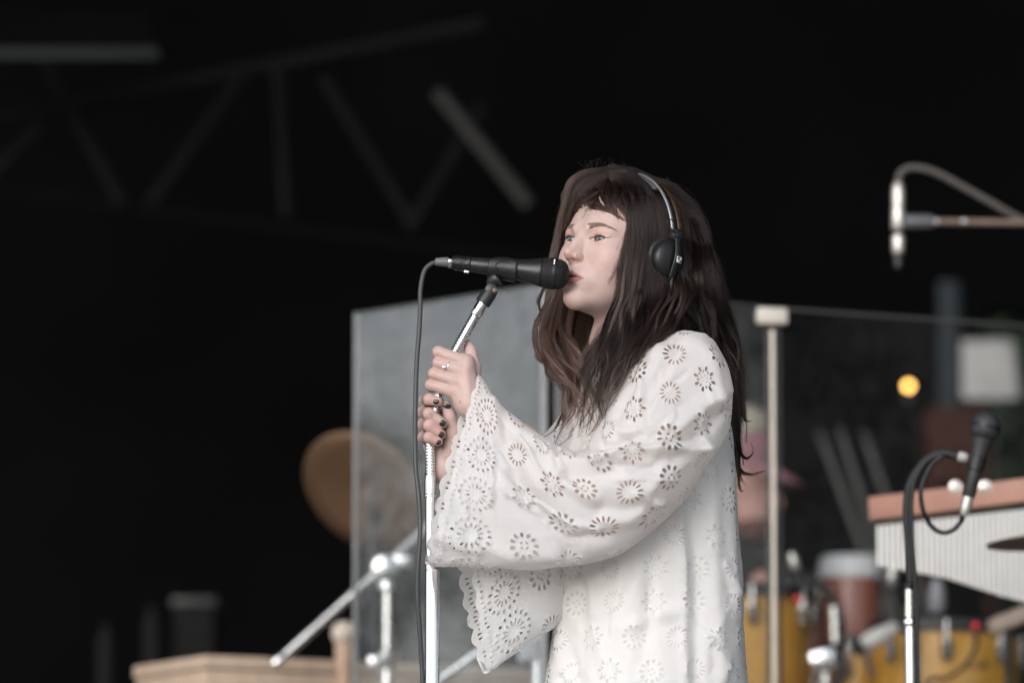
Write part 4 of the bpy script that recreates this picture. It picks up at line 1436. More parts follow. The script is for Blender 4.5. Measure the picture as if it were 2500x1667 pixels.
# mole and small ink marks on the skin
ink = simple('ink', (.10, .085, .09), .6)
def ink_line(pts, r=.00028):
    w = [skin_at(*p, .0001)[0] for p in pts]
    w = [p for p in w if p is not None]
    if len(w) > 1: tube('tattoo', w, r, ink, person, seg=6)
s0 = 5.227
zz = lambda x, y: (1000 + x / s0, 800 + y / s0)
ink_line([zz(*p) for p in ((175, 1100), (190, 1050), (240, 1060), (232, 1112), (175, 1100))])
ink_line([zz(*p) for p in ((240, 1062), (256, 1100), (280, 1140), (296, 1128), (292, 1095), (280, 1092), (268, 1112))])
ink_line([zz(*p) for p in ((205, 1080), (214, 1084))])
ink_line([zz(*p) for p in ((640, 930), (652, 948), (658, 962))], .0005)
p, n = skin_at(1421, 708, .0)
bm = bmesh.new(); bmesh.ops.create_uvsphere(bm, u_segments=10, v_segments=8, radius=.0009)
bmesh.ops.translate(bm, verts=bm.verts, vec=p)
bm_obj('mole', bm, simple('mole', (.22, .11, .08), .6), person)

# ------------------------------------------------------------------ headphones
hp = thing('headphones', 'black headphones with a grey steel band over the long brown hair', 'headphones', tuple(H(.08, .02, .0)))
X_ = Vector(HR @ np.array([1., 0, 0])); Y_ = Vector(HR @ np.array([0., 1, 0])); Z_ = Vector(HR @ np.array([0., 0, 1]))
def band_pts(rx, rz, y0, y1, a0, a1, n=40, z0=.035):
    out = []
    for a in np.linspace(a0, a1, n):
        f = math.sin(a)
        out.append(Vector(H(rx * math.cos(a), y0 + (y1 - y0) * f, z0 + rz * f)))
    return out
def strap_into(bm, pts, wide, thick, side):
    rings = []
    for i, p in enumerate(pts):
        tdir = (pts[min(i + 1, len(pts) - 1)] - pts[max(i - 1, 0)]).normalized()
        sdir = (side - tdir * side.dot(tdir)).normalized()
        ndir = tdir.cross(sdir)
        r_ = []
        for k in range(10):
            a = 2 * PI * k / 10
            r_.append(bm.verts.new(p + sdir * math.cos(a) * wide / 2 + ndir * math.sin(a) * thick / 2))
        rings.append(r_)
    for a, b in zip(rings, rings[1:]):
        for k in range(10): bm.faces.new((a[k], a[(k + 1) % 10], b[(k + 1) % 10], b[k]))
    bm.faces.new(rings[0][::-1]); bm.faces.new(rings[-1])
M['band_steel'] = simple('band_steel', (.30, .30, .31), .35, metal=.6, var=.1)
M['band_brown'] = simple('band_brown', (.045, .024, .012), .3, var=.3, scale=70)
for (y0, y1, mat, nm, rx, rz) in ((.012, -.003, M['band_steel'], 'headband', .1000, .1090), (.030, .020, M['band_brown'], 'headband', .0985, .1075)):
    bm = bmesh.new()
    strap_into(bm, band_pts(rx, rz, y0, y1, .12, PI - .12), .0065 if mat is M['band_steel'] else .013, .0042, Y_)
    bm_obj(nm, bm, mat, hp)
bm = bmesh.new()
strap_into(bm, band_pts(.0955, .1040, .012, -.003, .9, 1.75, 20), .016, .008, Y_)
bm_obj('head_pad', bm, simple('head_pad', (.06, .06, .063), .55, var=.2, scale=90), hp)
for s in (1, -1):
    cx = .0955
    c0 = Vector(H(s * cx, .006, .008))
    axd = X_ * s
    cup = lathe('ear_cup', c0, axd, [(0, .0288), (.004, .0308), (.012, .0302), (.017, .0262), (.0195, .0185), (.0205, .0001)], M['black_plastic'], hp, 40)
    lathe('ear_cushion', c0 - axd * .012, axd, [(0, .026), (.002, .0316), (.008, .0336), (.0115, .0316), (.0125, .027)], M['black_rubber'], hp, 40)
    # pivot block, yoke and slider
    pv = Vector(H(s * .1035, .014, .046))
    lathe('hinge', pv - axd * .006, axd, [(0, .0100), (.002, .0118), (.010, .0118), (.012, .0098), (.0125, .0065), (.0145, .0060), (.0150, .0001)], M['black_plastic'], hp, 28)
    ya = Vector(H(s * .1120, .010, .043)); yb = Vector(H(s * .1205, .008, .006)); yc = Vector(H(s * .1120, .010, -.024))
    bm = bmesh.new(); strap_into(bm, [Vector(v) for v in catmull([ya, (ya + yb) / 2 + axd * .002, yb, yc], 14)], .0135, .0045, Y_)
    bm_obj('yoke', bm, M['black_plastic'], hp)
    tube('cup_cable', [Vector(H(s * .107, .014, .046)), Vector(H(s * .110, .001, .050)), Vector(H(s * .111, -.012, .056)), Vector(H(s * .110, -.015, .063)), Vector(H(s * .108, -.004, .066)), Vector(H(s * .104, .012, .060))], .0010, M['black_rubber'], hp, 8, 24)
    if s == 1:
        tube('cable', [Vector(H(.113, .010, -.020)), Vector(H(.113, .012, -.048)), Vector(H(.106, .020, -.080)), Vector(H(.085, .040, -.12))], .0028, M['black_rubber'], hp, 10, 20)
        # small white square emblem with a slanted black stroke
        ec = yb + axd * .0034 + Y_ * .001 + Z_ * .001
        eb = box('logo', ec, (.0098, .0012, .0098), simple('logo_white', (.75, .75, .75), .5), hp, (Y_, axd, Z_), .0004)
        def flat_poly(name, pts, mat, lift):
            vv = [ec + Y_ * x + Z_ * z + axd * lift for x, z in pts]
            vv2 = [v - axd * .0008 for v in vv]
            n = len(vv)
            return mesh_obj(name, [*vv, *vv2], [tuple(range(n)), *[(i, (i + 1) % n, n + (i + 1) % n, n + i) for i in range(n)]], mat, eb, smooth=False)
        flat_poly('logo_mark', [(-.0040, .0038), (.0004, .0038), (-.0012, .0002), (-.0040, .0002)], M['black_plastic'], .0009)
        flat_poly('logo_mark', [(.0040, -.0038), (-.0004, -.0038), (.0012, -.0002), (.0040, -.0002)], M['black_plastic'], .0009)
        flat_poly('logo_mark', [(-.0006, -.0002), (.0012, .0038), (.0022, .0038), (.0004, -.0002)], M['black_plastic'], .00092)

# ------------------------------------------------------------------ microphone, clip, gooseneck stand, cable
MY = -.088
mic = thing('microphone', 'black handheld vocal microphone pointing at the mouth of the singer', 'microphone', tuple(P(1232, 660, MY)))
m0, m1 = PV(1100, 640, MY), PV(1388, 672.5, MY)
md = (m1 - m0).normalized(); mlen = (m1 - m0).length
k = mlen / 288.0
def prof(l): return [((x - 1100) * k, r * k) for x, r in l]
lathe('microphone_body', m0, md, prof([(1103, 13), (1104, 15), (1150, 17.5), (1152, 18.2), (1190, 20), (1240, 23.5), (1290, 29), (1314, 33.5), (1318, 34.5), (1321, 34.0)]), simple('mic_black', (.016, .016, .017), .36, var=.15, scale=90), mic, 40)
grm = simple('mic_grille', (.020, .020, .021), .42, metal=.4, var=.2, scale=200)
lathe('grille_core', m0, md, prof([(1320, 31), (1330, 33.5), (1352, 34.5), (1368, 33), (1379, 27), (1386, 16), (1388, .1)]), M['black_rubber'], mic, 36)
bm = bmesh.new()
u_, v_, d_ = frame_along(md)
def gr_r(x):                                               # outer radius of the grille in photo pixels
    return float(np.interp(x, [1320, 1330, 1350, 1366, 1376, 1383, 1387, 1389], [33.5, 36.2, 37.6, 36.4, 32.5, 25.5, 16, 6]))
for sgn in (1, -1):                                        # woven wires
    for i in range(44):
        a0 = 2 * PI * i / 44
        pts = []
        for j in range(18):
            x = 1321 + 67.5 * j / 17
            a = a0 + sgn * .9 * j / 17
            pts.append(m0 + md * ((x - 1100) * k) + (u_ * math.cos(a) + v_ * math.sin(a)) * gr_r(x) * k)
        tube_into(bm, pts, .62 * k, 4, caps=False)
bm_obj('grille', bm, grm, mic)
def ring_around(name, x, r, wd, mat):
    lathe(name, m0, md, prof([(x, r - 2), (x + .4, r), (x + wd - .4, r), (x + wd, r - 2)]), mat, mic, 40)
ring_around('grille_band', 1346, 39.2, 9, M['black_metal'])
ring_around('collar_ring', 1318.5, 36.0, 2.4, M['black_metal'])
for i in range(5):                                         # tiny pale lettering on the band
    a = math.radians(0)
    px_, py_ = 1354 + i * .8, 641 + i * 2.3
    q = m0 + md * ((1350.5 - 1100) * k)
    ang = math.radians(205 + i * 6.5)
    pos = q + (Vector((0, -1, 0)) * math.cos(math.radians(52 - i * 5.5)) + (Vector((0, 0, 1)) - md * md.z).normalized() * math.sin(math.radians(52 - i * 5.5))) * 39.3 * k
    box('lettering', pos, (.0018, .0012, .0009), M['silver'], mic)
lathe('tape', m0, md, prof([(1108, 16.0), (1109, 18.0), (1128, 19.2), (1131, 18.6), (1146, 20.2), (1149, 18.0)]), simple('black_tape', (.012, .012, .012), .28, var=.4, scale=300, bump=.6), mic, 28)
box('switch', PV(1139, 664, MY - .004), (.008, .010, .003), M['silver'], mic, (md, Vector((0, 1, 0)), md.cross(Vector((0, 1, 0)))), .0006)
# cable with its plug
cab = thing('microphone_cable', 'dark grey microphone cable hanging down in front of the chrome stand', 'cable', tuple(P(1026, 1000, -.12)))
lathe('plug_sleeve', PV(1062, 639.5, MY), (m0 - PV(1062, 639.5, MY)), [(0, 7 * MM), (2 * MM, 9.5 * MM), (20 * MM, 11.5 * MM), (32 * MM, 12.2 * MM)], simple('plug_grey', (.13, .13, .13), .5), cab, 24)
lathe('plug_ring', PV(1094, 639.5, MY), md, [(0, 12 * MM), (1 * MM, 14 * MM), (6 * MM, 14.5 * MM), (9 * MM, 13 * MM)], M['chrome'], cab, 28)
cp = [(1064, 640, MY), (1050, 646, MY), (1035, 664, MY), (1026.5, 708, MY - .004), (1026, 754, MY - .01), (1023.5, 808, MY - .016), (1018, 875, MY - .022), (1015, 955, MY - .028), (1013.5, 1066, MY - .034),
      (1016, 1151, MY - .04), (1022, 1207, MY - .045), (1026, 1293, MY - .055), (1019, 1430, MY - .05), (1025, 1544, MY - .04), (1032, 1667, MY - .03), (1036, 1900, MY - .03), (1020, 2300, MY - .05)]
cpts = [P(*p) for p in cp] + [np.array([P(1010, 2600, MY - .06)[0], -.2, .012]), np.array([-.5, -.5, .008])]
tube('cable_run', cpts, 5.9 * MM, simple('cable_grey', (.045, .045, .046), .5, var=.15, scale=60), cab, 14, 160)

st = thing('microphone_stand', 'chrome microphone stand with a ringed gooseneck held in both hands', 'microphone stand', (P(1055, 1600, MY)[0], MY, 0))
PX = P(1054, 1500, MY)[0]
zt = P(1054, 1388, MY)[2]
lathe('tube', (PX + .0008, MY, .03), (0, 0, 1), [(0, .0116), (zt - .035, .0116), (zt - .031, .0105), (zt - .030, .0090)], M['chrome'], st, 40)
zi = P(1052, 1212, MY)[2]
lathe('inner_tube', (P(1051, 1300, MY)[0], MY, zt - .03), (0, 0, 1), [(0, .0082), (zi - zt + .03, .0082)], M['chrome'], st, 36)
zc0, zc1 = P(1052, 1214, MY)[2], P(1052, 1154, MY)[2]
hh = zc1 - zc0
lathe('collar', (P(1050.5, 1200, MY)[0], MY, zc0), (0, 0, 1), [(0, .0098), (.003, .0102), (.005, .0098), (.0055, .0092), (hh * .62, .0094), (hh * .63, .0088), (hh * .97, .0088), (hh, .0078)], M['chrome'], st, 12)
gp = catmull([P(1050.5, 1158, MY), P(1050, 1095, MY), P(1055, 1040, MY), P(1066, 985, MY), P(1082, 925, MY), P(1103, 875, MY), P(1139, 809, MY), P(1160, 772, MY)], 700)
seg = np.cumsum([0] + [np.linalg.norm(a - b) for a, b in zip(gp[1:], gp)])
pit = .0050
rad = []
for s_ in seg:
    f = (s_ % pit) / pit
    rad.append(.0072 + .0009 * math.sqrt(max(0, 1 - (2 * f - 1) ** 6)) - (.0024 if f < .15 or f > .85 else 0))
bm = bmesh.new(); tube_into(bm, gp, rad, 20)
bm_obj('gooseneck', bm, M['chrome'], st)
g0, g1 = PV(1161, 771, MY), PV(1182, 733, MY)
lathe('ferrule', g0, g1 - g0, [(0, .0084), (.002, .0092), (.024, .0092), (.028, .0086)], M['chrome'], st, 32)
# clip: thread socket, pivot, saddle round the microphone
clip = thing('microphone_clip', 'black plastic clip gripping the vocal microphone atop the chrome gooseneck', 'microphone clip', tuple(P(1198, 715, MY)))
c0, c1 = PV(1178, 741, MY), PV(1204, 703, MY)
lathe('thread_socket', c0, c1 - c0, [(0, .0115), (.001, .0125), (.019, .0120), (.025, .0108), (.030, .0092)], M['black_plastic'], clip, 28)
lathe('pivot', PV(1199, 706, MY - .0115), (0, 1, 0), [(0, .0085), (.001, .0098), (.022, .0098), (.023, .0085)], M['black_plastic'], clip, 28)
lathe('pivot_screw', PV(1209, 709, MY - .0135), (0, 1, 0), [(0, .0035), (.0005, .0044), (.004, .0044)], simple('screw_brown', (.10, .07, .06), .4, metal=.6), clip, 16)
def mic_axis(x): return m0 + md * ((x - 1100) * k)
up_ = (Vector((0, 0, 1)) - md * md.z).normalized(); sd2 = md.cross(up_)
bm = bmesh.new()
rings = []
for i, x in enumerate(np.linspace(1192, 1262, 16)):
    r = float(np.interp(x, [1192, 1240, 1262], [20.2, 23.6, 26])) * k + .0018
    e = (x - 1227) / 35.0
    amax = math.radians(lerp(150, 118, abs(e) ** 2.5))
    rings.append([bm.verts.new(mic_axis(x) + (-up_ * math.cos(a) + sd2 * math.sin(a)) * r) for a in np.linspace(-amax, amax, 29)])
for a, b in zip(rings, rings[1:]):
    for q in range(28): bm.faces.new((a[q], a[q + 1], b[q + 1], b[q]))
sad = bm_obj('saddle', bm, M['black_plastic'], clip)
mod = sad.modifiers.new('thick', 'SOLIDIFY'); mod.thickness = .0026; mod.offset = 1
# neck of the saddle
bm = bmesh.new()
tube_into(bm, catmull([P(1199, 706, MY), P(1200, 698, MY), P(1206, 688, MY), P(1216, 680, MY)], 8), [.0075, .0072, .0085, .0105, .012, .014, .015, .015], 14)
bm_obj('saddle_neck', bm, M['black_plastic'], clip)
bm = bmesh.new()
ov_c = mic_axis(1229)
rr_ = 23.0 * k + .0046
pts = []
for a in np.linspace(0, 2 * PI, 29)[:-1]:
    ex, ey = 19 * k * math.cos(a), 11.5 * k * math.sin(a)
    th_ = ey / rr_
    pts.append(ov_c + md * ex + (Vector((0, -1, 0)) * math.cos(th_) + up_ * math.sin(th_)) * rr_)
tube_into(bm, pts, .0007, 6, close=True)
bm_obj('clip_emblem', bm, M['black_metal'], clip)
# stand base
bm = bmesh.new(); lathe_into(bm, (PX, MY, 0), (0, 0, 1), [(0, .13), (.006, .132), (.016, .125), (.024, .05), (.035, .018)], 40)
bm_obj('base', bm, M['black_metal'], st)
# ------------------------------------------------------------------ clear acrylic drum shield
def acrylic(name, dust_haze, tint, seed, rough=.03):
    t = NT(name)
    co = t.coord('Object')
    n1 = t.noise(co, 1.6 + seed * .3, 5, .5, .8)
    n2 = t.noise(co, 28, 3)
    dm = t.n('ShaderNodeMath', operation='MULTIPLY'); t.l(n1, dm.inputs[0]); t.l(n2, dm.inputs[1])
    fac = t.ramp(dm.outputs[0], [(0.12, (dust_haze * .35,) * 3), (0.42, (dust_haze * 1.7,) * 3)])  # dust film, also raised to put pale reflected haze into the colour
    trn = t.n('ShaderNodeBsdfTransparent'); trn.inputs[0].default_value = (*tint, 1)
    gl = t.n('ShaderNodeBsdfGlossy'); gl.inputs['Roughness'].default_value = rough
    fr = t.n('ShaderNodeFresnel'); fr.inputs['IOR'].default_value = 1.49
    gm = t.n('ShaderNodeNewGeometry')                       # both faces of the sheet, counted once at the front one, then strengthened
    f3 = t.n('ShaderNodeMath', operation='SUBTRACT'); f3.inputs[0].default_value = 2.8; f3.use_clamp = False
    bk = t.n('ShaderNodeMath', operation='MULTIPLY'); bk.inputs[1].default_value = 2.8
    t.l(gm.outputs['Backfacing'], bk.inputs[0]); t.l(bk.outputs[0], f3.inputs[1])
    f2 = t.n('ShaderNodeMath', operation='MULTIPLY', use_clamp=True)
    t.l(fr.outputs[0], f2.inputs[0]); t.l(f3.outputs[0], f2.inputs[1])
    m1 = t.n('ShaderNodeMixShader'); t.l(f2.outputs[0], m1.inputs[0]); t.l(trn.outputs[0], m1.inputs[1]); t.l(gl.outputs[0], m1.inputs[2])
    df = t.n('ShaderNodeBsdfDiffuse'); df.inputs[0].default_value = (.58, .59, .60, 1)
    m2 = t.n('ShaderNodeMixShader'); t.l(fac, m2.inputs[0]); t.l(m1.outputs[0], m2.inputs[1]); t.l(df.outputs[0], m2.inputs[2])
    return t.done(m2.outputs[0])
M['acrylic_a'] = acrylic('acrylic_a', .075, (.92, .94, .96), 0)
M['acrylic_b'] = acrylic('acrylic_b', .050, (.92, .93, .93), 2)
M['acrylic_c'] = acrylic('acrylic_c', .008, (.94, .94, .94), 4)
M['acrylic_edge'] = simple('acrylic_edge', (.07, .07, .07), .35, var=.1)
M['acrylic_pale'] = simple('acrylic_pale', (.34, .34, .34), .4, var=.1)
ZT = P(1342, 688, 2.0)[2]
J0 = np.array([P(1345, 690, 2.0)[0], 2.0])
def along(p, pxe, ta):
    """from p, along a direction receding at tangent ta, to where photo column pxe is met"""
    q = p.copy()
    sgn = 1 if pxe > 1250 + FPX * p[0] / ((p[1] - CAM[1]) / math.cos(PITCH)) else -1
    lo_, hi_ = 0.0, 3.0
    for _ in range(50):
        m = (lo_ + hi_) / 2
        w = np.array([p[0] + sgn * m, p[1] + m * ta])
        x, _y = proj((w[0], w[1], 1.4))
        if (x - pxe) * sgn < 0: lo_ = m
        else: hi_ = m
    return np.array([p[0] + sgn * lo_, p[1] + lo_ * ta])
JL = along(J0, 857, 1.134)
JM = along(J0, 1888, .80)
JR = along(JM, 2530, .50)
def panel(name, a, b, mat, label):
    th = .006
    d = Vector((b[0] - a[0], b[1] - a[1], 0)); L_ = d.length; d.normalize()
    nrm = Vector((d.y, -d.x, 0))
    c = Vector(((a[0] + b[0]) / 2, (a[1] + b[1]) / 2, 0))
    r = thing(name, label, 'drum shield', (c.x, c.y, 0), 'clear panels of the drum shield')
    e = .005
    box('sheet', (c.x, c.y, ZT / 2 + .01), (L_ - .024 - 2 * e, th, ZT - .02 - 2 * e), mat, r, (d, nrm, Vector((0, 0, 1))))
    for s in (-1, 1):
        p = c + d * s * (L_ / 2 - .012 - e / 2)
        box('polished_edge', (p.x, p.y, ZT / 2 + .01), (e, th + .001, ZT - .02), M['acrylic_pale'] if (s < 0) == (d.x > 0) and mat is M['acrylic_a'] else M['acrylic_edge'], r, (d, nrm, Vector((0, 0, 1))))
    box('polished_edge', (c.x, c.y, ZT - e / 2), (L_ - .024 - 2 * e, th + .001, e), M['acrylic_edge'], r, (d, nrm, Vector((0, 0, 1))))
    box('foot', (c.x, c.y, .012), (L_ * .5, .16, .024), M['black_plastic'], r, (d, nrm, Vector((0, 0, 1))), .004)
    return r
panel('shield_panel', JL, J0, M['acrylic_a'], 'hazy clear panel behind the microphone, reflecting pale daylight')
panel('shield_panel', J0, JM, M['acrylic_b'], 'clear panel behind the head and back of the singer')
panel('shield_panel', JM, JR, M['acrylic_c'], 'clear panel in front of the drum kit, with smears and dark behind')
M['cream_metal'] = simple('cream_metal', (.62, .56, .50), .45, var=.08, metal=.2)
hp_ = thing('hinge_post', 'pale slim post with a block on top joining two clear panels', 'post', (JM[0], JM[1], 0))
hy = JM[1] - .012
zp0, zp1 = P(1885, 793, hy)[2], P(1885, 752, hy)[2]
lathe('rod', (JM[0], hy, .0), (0, 0, 1), [(0, .0052), (zp0 - .01, .0052)], M['cream_metal'], hp_, 20)
dd = Vector((JM[0] - J0[0], JM[1] - J0[1], 0)).normalized()
box('top_block', (JM[0] - .003, hy, (zp0 + zp1) / 2), (.064, .030, zp1 - zp0), M['cream_metal'], hp_, (Vector((.97, .2, 0)).normalized(), Vector((-.2, .97, 0)).normalized(), Vector((0, 0, 1))), .006)
hq = thing('hinge_post', 'dark grey hinge strip joining the two clear panels behind the singer', 'post', (J0[0], J0[1], 0))
box('strip', (J0[0] + .016, J0[1] - .006, ZT / 2), (.020, .012, ZT - .03), simple('hinge_grey', (.06, .06, .065), .5), hq, bevel=.003)
box('strip', (J0[0] - .014, J0[1] - .005, ZT / 2), (.014, .010, ZT - .03), simple('hinge_pale', (.22, .22, .23), .5), hq, bevel=.003)

# ------------------------------------------------------------------ left: wooden box, turned post, boom stand, cymbal
YB = 2.75
bx = P(500, 1597, YB)
zb = bx[2]
d1 = Vector((math.cos(math.radians(28.5)), math.sin(math.radians(28.5)), 0))
d2 = Vector((-math.sin(math.radians(28.5)), math.cos(math.radians(28.5)), 0))
LA, LB = .85, .36
cx = Vector((bx[0], bx[1], 0)) + d1 * LA / 2 + d2 * LB / 2
wb = thing('wooden_crate', 'tall pale wooden box with a flat lid, lit on its left side', 'crate', (cx.x, cx.y, 0))
t = NT('crate_wood')
wvn = t.n('ShaderNodeTexWave'); wvn.inputs['Scale'].default_value = 6; wvn.inputs['Distortion'].default_value = 5; wvn.inputs['Detail'].default_value = 3
t.l(t.coord('Object', (1, 1, .15)), wvn.inputs['Vector'])
M['crate_wood'] = t.done(t.bsdf(Base_Color=t.ramp(wvn.outputs[0], [(0.2, (.47, .355, .265)), (0.8, (.50, .38, .29))]), Roughness=.65))
axs = (d1, d2, Vector((0, 0, 1)))
box('crate_body', (cx.x, cx.y, (zb - .03) / 2), (LA - .01, LB - .01, zb - .03), M['crate_wood'], wb, axs, .004)
box('lid', (cx.x, cx.y, zb - .014), (LA, LB, .028), M['crate_wood'], wb, axs, .006)

YP = 2.9
tp = P(840, 1545, YP)
wp = thing('turned_post', 'slim turned wooden post with a pale round ball on top', 'post', (tp[0] + .015, YP, 0))
kp = 1.0 / (FPX / 12.1)
lathe('ball', (tp[0], YP, tp[2] - 26 * kp), (.06, 0, 1), [(0, 17 * kp), (6 * kp, 26 * kp), (16 * kp, 31 * kp), (28 * kp, 33 * kp), (42 * kp, 29 * kp), (52 * kp, 19 * kp), (57 * kp, .0002)], simple('pale_wood', (.62, .54, .46), .5), wp, 32)
lathe('shaft', (tp[0] + .012, YP, 0), (-.012, 0, tp[2]), [(0, .026), (.01, .026), (.5, .014), (tp[2] - .10, .015), (tp[2] - .03, .021), (tp[2] - .02, .018)], simple('pink_wood', (.50, .34, .25), .55), wp, 24)

YS = 2.75
bs = thing('boom_stand', 'chrome cymbal boom stand with a long tilted arm, left of the clear panel', 'cymbal stand', (P(945, 1500, YS)[0], YS, 0))
bxx = P(946, 1500, YS)[0]
zj = P(946, 1390, YS)[2]
lathe('upright', (bxx, YS, .02), (0, 0, 1), [(0, .0125), (P(946, 1600, YS)[2] - .02, .0125), (P(946, 1598, YS)[2] - .02, .0105), (zj - .02, .0105)], M['worn_chrome'], bs, 24)
lathe('height_clamp', (bxx, YS - .004, P(946, 1632, YS)[2]), (0, 0, 1), [(0, .017), (.005, .021), (.035, .021), (.04, .016)], M['worn_chrome'], bs, 20)
box('wing_nut', (bxx - .024, YS - .012, P(946, 1615, YS)[2]), (.03, .012, .022), M['worn_chrome'], bs, bevel=.004)
lathe('tilter', (bxx - .004, YS - .03, zj + .003), (0, 1, 0), [(0, .018), (.004, .027), (.05, .027), (.056, .018)], M['worn_chrome'], bs, 28)
lathe('tilter_neck', (bxx, YS, zj - .045), (0, 0, 1), [(0, .012), (.006, .022), (.02, .022), (.03, .016)], M['worn_chrome'], bs, 24)
box('wing_nut', (bxx + .032, YS - .018, zj + .016), (.036, .014, .026), M['worn_chrome'], bs, bevel=.005)
a0, a1 = PV(668, 1622, YS - .02), PV(1070, 1262, YS + .05)
tube('arm', [a0, a0 + (a1 - a0) * .5, a1], .0098, M['worn_chrome'], bs, 20)
adr = (a1 - a0).normalized()
lathe('arm_tip', a0 - adr * .002, adr, [(0, .009), (.003, .0115), (.03, .0118), (.033, .0098)], M['worn_chrome'], bs, 20)
lathe('arm_ring', a0 + (a1 - a0) * .295, adr, [(0, .0098), (.002, .0118), (.012, .0118), (.014, .0098)], M['worn_chrome'], bs, 20)
for q in range(3):
    a = 2 * PI * q / 3 + .5
    tube('leg', [(bxx, YS, .34), (bxx + .28 * math.cos(a), YS + .28 * math.sin(a), .012)], .008, M['worn_chrome'], bs, 12)

def cymbal(name, c, n, R, label, stand=True, cat='cymbal', mat=None):
    n = Vector(n).normalized()
    r = thing(name, label, cat, tuple(c))
    pr = [(0.0, R), (.0006, R)]
    prof_ = [(-.0012 * 0 + h, q) for h, q in ((0.0, R), (R * .05, R * .72), (R * .09, R * .42), (R * .105, R * .27), (R * .16, R * .20), (R * .20, R * .10), (R * .205, R * .02))]
    bm = bmesh.new()
    lathe_into(bm, Vector(c) - n * R * .08, n, prof_, 72, caps=False)
    o = bm_obj('bronze', bm, mat or M['bronze'], r)
    m_ = o.modifiers.new('thick', 'SOLIDIFY'); m_.thickness = .0015
    lathe('felt', Vector(c) + n * (R * .12), n, [(0, .014), (.012, .014)], M['grey_cloth'], r, 16)
    return r
t = NT('bronze')
sepn = t.n('ShaderNodeTexCoord')
nz = t.noise(sepn.outputs['Object'], 7, 4)
M['bronze'] = t.done(t.bsdf(Base_Color=t.ramp(nz, [(0.3, (.145, .085, .050)), (0.7, (.20, .118, .070))]), Metallic=.55, Roughness=.5))
YC = 3.0
rt = math.sin(math.radians(47.5))
cymbal('cymbal', P(897, 1192, YC), (.61 * rt, .676, .79 * rt), .149, 'small brown cymbal seen from below at the edge of the clear panel')
cs = thing('cymbal_stand', 'slim dark stand holding the small brown cymbal behind the clear panel', 'cymbal stand', (P(897, 1192, YC)[0] + .012, YC + .015, 0))
tube('upright', [(P(897, 1192, YC)[0] + .012, YC + .015, 0.01), (P(897, 1192, YC)[0] + .012, YC + .015, P(897, 1192, YC)[2])], .008, M['black_metal'], cs, 14)
lathe('base', (P(897, 1192, YC)[0] + .012, YC + .015, 0), (0, 0, 1), [(0, .16), (.012, .16), (.02, .02)], M['black_metal'], cs, 28)

# second boom low behind the far sleeve
YS2 = 2.35
b2 = thing('boom_stand', 'grey boom stand with a pale clamp low behind the hanging far sleeve', 'cymbal stand', (P(1310, 1600, YS2)[0], YS2, 0))
tube('arm', [P(1060, 1668, YS2), P(1295, 1500, YS2)], .010, M['worn_chrome'], b2, 18)
tube('upright', [(P(1312, 1600, YS2)[0], YS2, .02), (P(1312, 1600, YS2)[0], YS2, P(1312, 1470, YS2)[2])], .013, M['worn_chrome'], b2, 18)
box('clamp', P(1290, 1585, YS2), (.045, .04, .05), simple('clamp_white', (.55, .55, .55), .4), b2, bevel=.008)
for q in range(3):
    a = 2 * PI * q / 3
    tube('leg', [(P(1312, 1600, YS2)[0], YS2, .3), (P(1312, 1600, YS2)[0] + .25 * math.cos(a), YS2 + .25 * math.sin(a), .012)], .008, M['worn_chrome'], b2, 12)

# faint gear at the back left
YD = 6.0
dg = simple('dark_grey', (.014, .014, .014), .8, var=.2, scale=4, spec=.1)
fc = thing('equipment_case', 'dark grey equipment case in the gloom at the back left', 'case', tuple(P(455, 1540, YD)[:2]) + (0,))
zc_ = P(470, 1475, YD)[2]
box('case_body', (P(470, 1540, YD)[0], YD + .2, zc_ / 2), (.11, .3, zc_), simple('case_grey', (.011, .011, .011), .8, spec=.1), fc, bevel=.01)
box('lid', (P(470, 1540, YD)[0], YD + .2, zc_ + .012), (.12, .31, .022), simple('case_lid', (.014, .014, .014), .5), fc, bevel=.004)
for px_, top, lab in ((258, 1525, 'grey cylinder standing leftmost in the gloom at the back'), (370, 1480, 'taller grey cylinder beside the dark equipment case')):
    r = thing('stand_tube', lab, 'stand', (P(px_, 1600, YD)[0], YD, 0))
    zt_ = P(px_, top, YD)[2]
    lathe('pole', (P(px_, 1600, YD)[0], YD, .015), (0, 0, 1), [(0, .022), (zt_ - .05, .022), (zt_ - .04, .012), (zt_ - .015, .012)], dg, r, 20)
    lathe('base', (P(px_, 1600, YD)[0], YD, 0), (0, 0, 1), [(0, .15), (.015, .15)], dg, r, 24)

# ------------------------------------------------------------------ roof truss in the dark
YT = 6.6
tr_ = thing('roof_truss', 'dark lattice truss hanging under the black stage roof', 'truss', tuple(P(640, 300, YT)))
M['truss_lit'] = simple('truss_lit', (.026, .026, .025), .8, var=.2, scale=5)  # truss metal made lighter: the light on one brace is in its colour
M['truss_blue'] = simple('truss_blue', (.0085, .0115, .013), .8, var=.2, scale=5)
def bar(name, a, b, r, mat, par, dy=0.0):
    return tube(name, [P(*a, YT + dy), P(*b, YT + dy)], r, mat, par, 14)
M['stage_dim'] = simple('stage_dim', (.0042, .0042, .0045), .8, spec=.04)  # darker truss metal for the lower chord, its dimness put into the colour
bar('chord', (-200, 330), (1180, 60), .022, M['truss_metal'], tr_)
bar('chord', (-260, 440), (1420, 650), .016, M['stage_dim'], tr_, .02)
for a, b in (((110, 150), (300, 500)), ((368, 500), (590, 190)), ((680, 165), (700, 530)), ((790, 190), (1015, 560)), ((1000, 560), (1180, 260)), ((-60, 470), (110, 300))):
    bar('brace', a, b, .019, M['truss_metal'], tr_)
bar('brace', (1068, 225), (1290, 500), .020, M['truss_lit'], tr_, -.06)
tb = thing('roof_beam', 'bluish grey beam end under the roof, top left', 'beam', tuple(P(180, 135, YT)))
